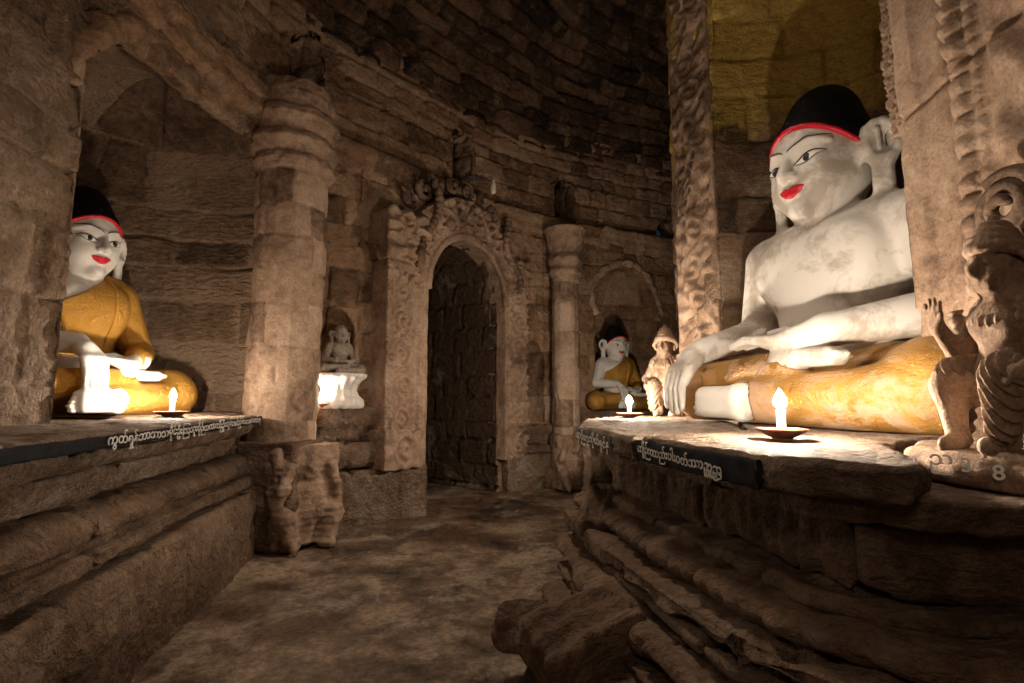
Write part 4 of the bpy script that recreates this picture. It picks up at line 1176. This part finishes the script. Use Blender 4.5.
# ------------------------------------------------------------------ crouching guardians
def ogre(name, loc, rz, sc, label, mat, res=.0055, mirror=1, worn=0.0):
    root = empty(name, loc, rz, label, 'figure'); root.scale = (sc,) * 3
    m = mirror
    f = Field((-.26, -.20, -.01), (.26, .17, .56), res)
    V = lambda x, y, z: (m * x, y, z)
    # legs: one knee raised, one drawn under
    f.cap(V(.03, .02, .15), V(-.115, -.09, .145), .058, .046, 0)
    f.cap(V(-.115, -.09, .145), V(-.085, -.105, .03), .042, .027, .02)
    f.cap(V(-.085, -.10, .02), V(-.06, -.165, .012), .026, .018, .015)
    f.cap(V(.05, .02, .15), V(.085, -.10, .135), .060, .052, .03)
    f.cap(V(.085, -.10, .13), V(.055, -.085, .03), .044, .028, .02)
    f.cap(V(.055, -.09, .02), V(.06, -.155, .014), .027, .020, .015)
    f.ell(V(.03, .03, .15), (.105, .085, .07), .04)
    # trunk
    f.cap(V(.03, .02, .16), V(.03, .01, .30), .080, .092, .05)
    f.ell(V(.03, -.035, .205), (.065, .05, .055), .04)
    for s in (-1, 1): f.ell(V(.03 + s * .04, -.06, .285), (.045, .03, .035), .03)
    # arms
    f.cap(V(-.06, .0, .325), V(-.135, -.03, .215), .037, .029, .03)
    f.cap(V(-.135, -.03, .215), V(-.135, -.085, .285), .028, .021, .012)
    f.cap(V(.12, .0, .325), V(.185, -.02, .22), .038, .030, .03)
    f.cap(V(.185, -.02, .22), V(.14, -.10, .175), .030, .023, .012)
    f.ell(V(.13, -.115, .17), (.028, .03, .02), .012)
    for i in range(4):
        f.cap(V(.118 + .014 * i - .02, -.135, .168), V(.112 + .014 * i - .02, -.150, .148), .0085, .007, .004)
    # raised open hand
    f.box(V(-.137, -.095, .308), (.024, .012, .024), .012, rd=.01)
    for i in range(4):
        f.cap(V(-.158 + .0145 * i, -.098, .325), V(-.166 + .019 * i, -.10, (.352, .362, .362, .352)[i]), .0075, .006, .004)
    f.cap(V(-.116, -.10, .302), V(-.096, -.108, .322), .009, .0065, .005)
    # neck, head, face
    f.cap(V(.03, 0, .33), V(.025, -.02, .39), .045, .045, .03)
    f.ell(V(.02, -.03, .415), (.058, .062, .066), .02)
    f.ell(V(.02, -.055, .385), (.050, .040, .030), .02)
    f.cap(V(.02, -.088, .430), V(.02, -.105, .408), .010, .017, .01)
    for s in (-1, 1):
        f.ell(V(.02 + s * .026, -.082, .428), (.015, .011, .010), .004)
        f.cap(V(.02 + s * .006, -.088, .442), V(.02 + s * .045, -.074, .450), .009, .006, .006)
        f.ell(V(.02 + s * .034, -.075, .400), (.020, .018, .018), .012)
        f.ell(V(.02 + s * .064, -.01, .415), (.012, .014, .030), .008)
    f.cap(V(-.012, -.088, .378), V(.052, -.088, .378), .0075, .0075, .004)
    f.cap(V(-.008, -.084, .366), V(.048, -.084, .366), .0075, .0075, .004)
    f.obj('body', M[mat], root, 3, extra=_worn(f, worn))
    # collar, headdress, skirt folds, flaming back edge
    c = f.blank()
    X, Y, Z = c.xyz()
    for j, (zc, r0) in enumerate(((.345, .075), (.328, .095), (.308, .110))):
        pts = [V(.03 + r0 * 1.15 * math.cos(a), .01 + r0 * .85 * math.sin(a), zc - .018 * (math.sin(a) < 0) * abs(math.sin(a)) ** 2) for a in np.linspace(0, 2 * PI, 26)]
        for p, q in zip(pts[:-1], pts[1:]): c.cap(p, q, .0125, .0125, .004)
    c.F = c.F + .004 * np.sin(np.arctan2(Y - .01, X - m * .03) * 26)
    c.obj('collar', M[mat], root, 4)
    h = f.blank()
    for j, (zc, r0, rr2) in enumerate(((.462, .062, .016), (.482, .052, .014), (.500, .042, .013), (.517, .03, .012))):
        pts = [V(.02 + r0 * math.cos(a), -.025 + r0 * math.sin(a), zc) for a in np.linspace(0, 2 * PI, 20)]
        for p, q in zip(pts[:-1], pts[1:]): h.cap(p, q, rr2, rr2, .004)
    h.cap(V(.02, -.025, .45), V(.02, -.025, .535), .05, .016, .01)
    for s in (-1, 1):
        h.chain([V(.02 + s * .07, -.03, .455), V(.02 + s * .095, -.02, .43), V(.02 + s * .085, -.01, .40)], [.014, .013, .006])
    h.obj('headdress', M[mat], root, 5)
    k = f.blank()
    k.cap(V(.0, .01, .175), V(-.105, -.085, .175), .055, .038, 0); k.cap(V(.06, .01, .175), V(.085, -.10, .165), .062, .054, .02)
    k.cap(V(.09, -.115, .15), V(.085, -.13, .055), .050, .034, .02)
    k.cap(V(-.12, -.085, .16), V(-.135, -.075, .10), .032, .02, .02)
    k.F = k.F + .0065 * np.sin((m * X * 1.2 + Z * .9) * 200)
    k.obj('pleated_skirt', M[mat], root, 6)
    tb = []
    zz_ = np.linspace(.01, .34, 70)
    P = np.column_stack([m * (-.180 + .018 * np.sin(zz_ * 11) - .05 * (zz_ > 2)), -.01 + .03 * np.sin(zz_ * 6), zz_])
    tubes_obj('flame_edge', [(P, .014 + .010 * np.abs(np.sin(zz_ * PI / .030)), 10)], M[mat], root)
    return root
def _worn(f, w):
    if not w: return f.F
    X, Y, Z = f.xyz(); P = np.stack(np.broadcast_arrays(X, Y, Z), -1)
    return f.F + w * fbm(P * 22, 3, 5)

og = ogre('guardian_figure', (1.14, 1.14, .785), math.radians(-78), .98, 'crouching carved ogre with raised hand on the stone bracket at the right edge', 'carved')
og.scale[0] *= .64
og2 = ogre('guardian_figure', (1.13, 3.58, .775), math.radians(-35), 1.18, 'weathered carved guardian at the far knee of the big statue, beside the far niche', 'carved', .0075, -1, .012)
og2.scale[0] *= .75

def squat(name, loc, rz, sc, mat, parent, res=.012):
    f = Field((-.24, -.24, -.01), (.24, .16, .64), res)
    for s in (-1, 1):
        f.cap((s * .07, .02, .12), (s * .155, -.12, .20), .075, .062, .03); f.cap((s * .155, -.12, .20), (s * .10, -.13, .03), .055, .04, .02)
        f.cap((s * .10, -.13, .02), (s * .12, -.19, .02), .035, .028, .02)
        f.cap((s * .12, .0, .40), (s * .19, -.07, .29), .05, .042, .03); f.cap((s * .19, -.07, .29), (s * .165, -.13, .38), .04, .034, .02)
        f.cap((s * .165, -.13, .38), (s * .13, -.12, .50), .036, .03, .02)
        f.ell((s * .075, -.085, .52), (.03, .02, .035), .01)
        f.ell((s * .03, -.155, .50), (.016, .012, .012), .004)
    f.ell((0, -.02, .24), (.12, .115, .13), .04); f.ell((0, -.0, .36), (.13, .09, .08), .05)
    f.ell((0, -.06, .485), (.078, .088, .085), .02); f.cap((0, -.14, .50), (0, -.16, .475), .014, .02, .01)
    f.cap((-.035, -.14, .44), (.035, -.14, .44), .012, .012, .006)
    f.ell((0, -.03, .565), (.095, .08, .04), .02); f.box((0, .035, .31), (.212, .125, .31), .05, rd=.03)
    X, Y, Z = f.xyz(); P = np.stack(np.broadcast_arrays(X, Y, Z), -1)
    f.F = f.F + .024 * fbm(P * 14, 4, 3) + .003 * np.sin(Z * 160)
    o = f.obj(name, M[mat], parent, 4); o.location = loc; o.rotation_euler = (0, 0, rz); o.scale = (sc,) * 3
    return o
squat('carved_figure', (-1.315, 3.215, 0), math.radians(48), .98, 'carved', C1)
squat('carved_figure', (.60, 5.10, 0), math.radians(18), .86, 'carved', C2, .014)

# ------------------------------------------------------------------ candles on clay saucers
LAMPS = []
def candle(loc, h, rd, dr, lab_c, lab_d, strength, hw=1.0):
    x, y, z = loc
    pz, pr = dense([0, .004, .018, .026, .030, .026, .012, .010], [dr * .40, dr * .42, dr * .80, dr, dr * 1.0, dr * .93, dr * .5, .004], .003)
    d = loft('clay_saucer', circ_rings(0, 0, pz, pr, 60), M['clay'], disp=lambda P, N: rough(P, .0016, 40, 3)); d.location = loc
    props(d, lab_d, 'saucer', 'clay saucers under the candles')
    c = empty('candle', (x, y, z + .0105), 0, lab_c, 'candle', 'lit candles')
    wz, wr = dense([0, .003, .008, h * .5, h - .003, h, h - .004], [rd * 1.5, rd * 1.35, rd * 1.05, rd, rd * .93, rd * .7, .002], .003)
    loft('wax', circ_rings(0, 0, wz, wr, 36), M['wax'], c, lambda P, N: rough(P, .0015, 30, 5))
    tubes_obj('wick', [(np.array([[0, 0, h - .006], [.001, 0, h + .004], [.003, .001, h + .012]]), .0012, 6)], M['wick'], c)
    fz, fr = dense([h + .004, h + .010, h + .020, h + .032, h + .046, h + .060], [.004, .0115, .0155, .0135, .0075, .0008], .0035)
    fl = loft('flame', circ_rings(0, 0, fz, np.array(fr) * hw, 18), emit('candle_flame', (1, .84, .66), strength * .42), c)
    return c
candle((.785, 1.475, .782), .074, .0125, .068, 'lit candle in front of the big statue\'s golden leg', 'clay saucer holding the candle by the big statue\'s golden leg', 5000, 1.2)
candle((.745, 3.2, .776), .070, .013, .085, 'brightly glowing candle on the far slab before the far arched niche', 'clay saucer holding the candle on the far slab', 5500, 1.4)
candle((-1.735, 2.575, .803), .075, .0125, .080, 'lit candle on the left ledge before the gold-robed statue', 'clay saucer holding the candle on the left ledge', 3400)
candle((-1.335, 3.585, .832), .045, .012, .05, 'candle hidden beside the column, lighting the white throne in the small niche', 'clay saucer in the small niche, mostly behind the column', 1500)

# ------------------------------------------------------------------ camera, lamps
cam = bpy.data.cameras.new('camera'); co = bpy.data.objects.new('camera', cam); COL.objects.link(co)
cam.sensor_fit = 'HORIZONTAL'; cam.sensor_width = 36; cam.lens = 36 * 500 / 1024; cam.clip_start = .02
co.location = (0, 0, .9); co.rotation_euler = (PI / 2 + math.atan(56.5 / 500), 0, 0)
SC.camera = co

def lamp(name, loc, power, size=.02, colr=(1, .82, .63)):
    l = bpy.data.lights.new(name, 'POINT'); l.energy = power; l.shadow_soft_size = size; l.color = colr
    o = bpy.data.objects.new(name, l); COL.objects.link(o); o.location = loc; return o
# added fill lamps, out of view behind the visitor
lamp('fill_behind', (-.45, -1.0, 2.15), 23, .25)
lamp('fill_behind', (.75, -1.1, 1.2), 1, .12)

sp = bpy.data.lights.new('fill_spot', 'SPOT'); sp.energy = 135; sp.spot_size = math.radians(112); sp.spot_blend = 1.0; sp.shadow_soft_size = .25; sp.color = (1, .82, .64)
so = bpy.data.objects.new('fill_spot', sp); COL.objects.link(so); so.location = (-.05, 2.3, 3.5); so.rotation_euler = (math.radians(-4), 0, 0)  # added unseen spot that brightens floor and ledges from above

w = bpy.data.worlds.new('night'); SC.world = w; w.use_nodes = True
w.node_tree.nodes['Background'].inputs[0].default_value = (.05, .06, .1, 1); w.node_tree.nodes['Background'].inputs[1].default_value = .002
vs = SC.view_settings; vs.view_transform = 'Standard'; vs.look = 'None'; vs.exposure = 0.5; vs.gamma = 1; vs.use_curve_mapping = False
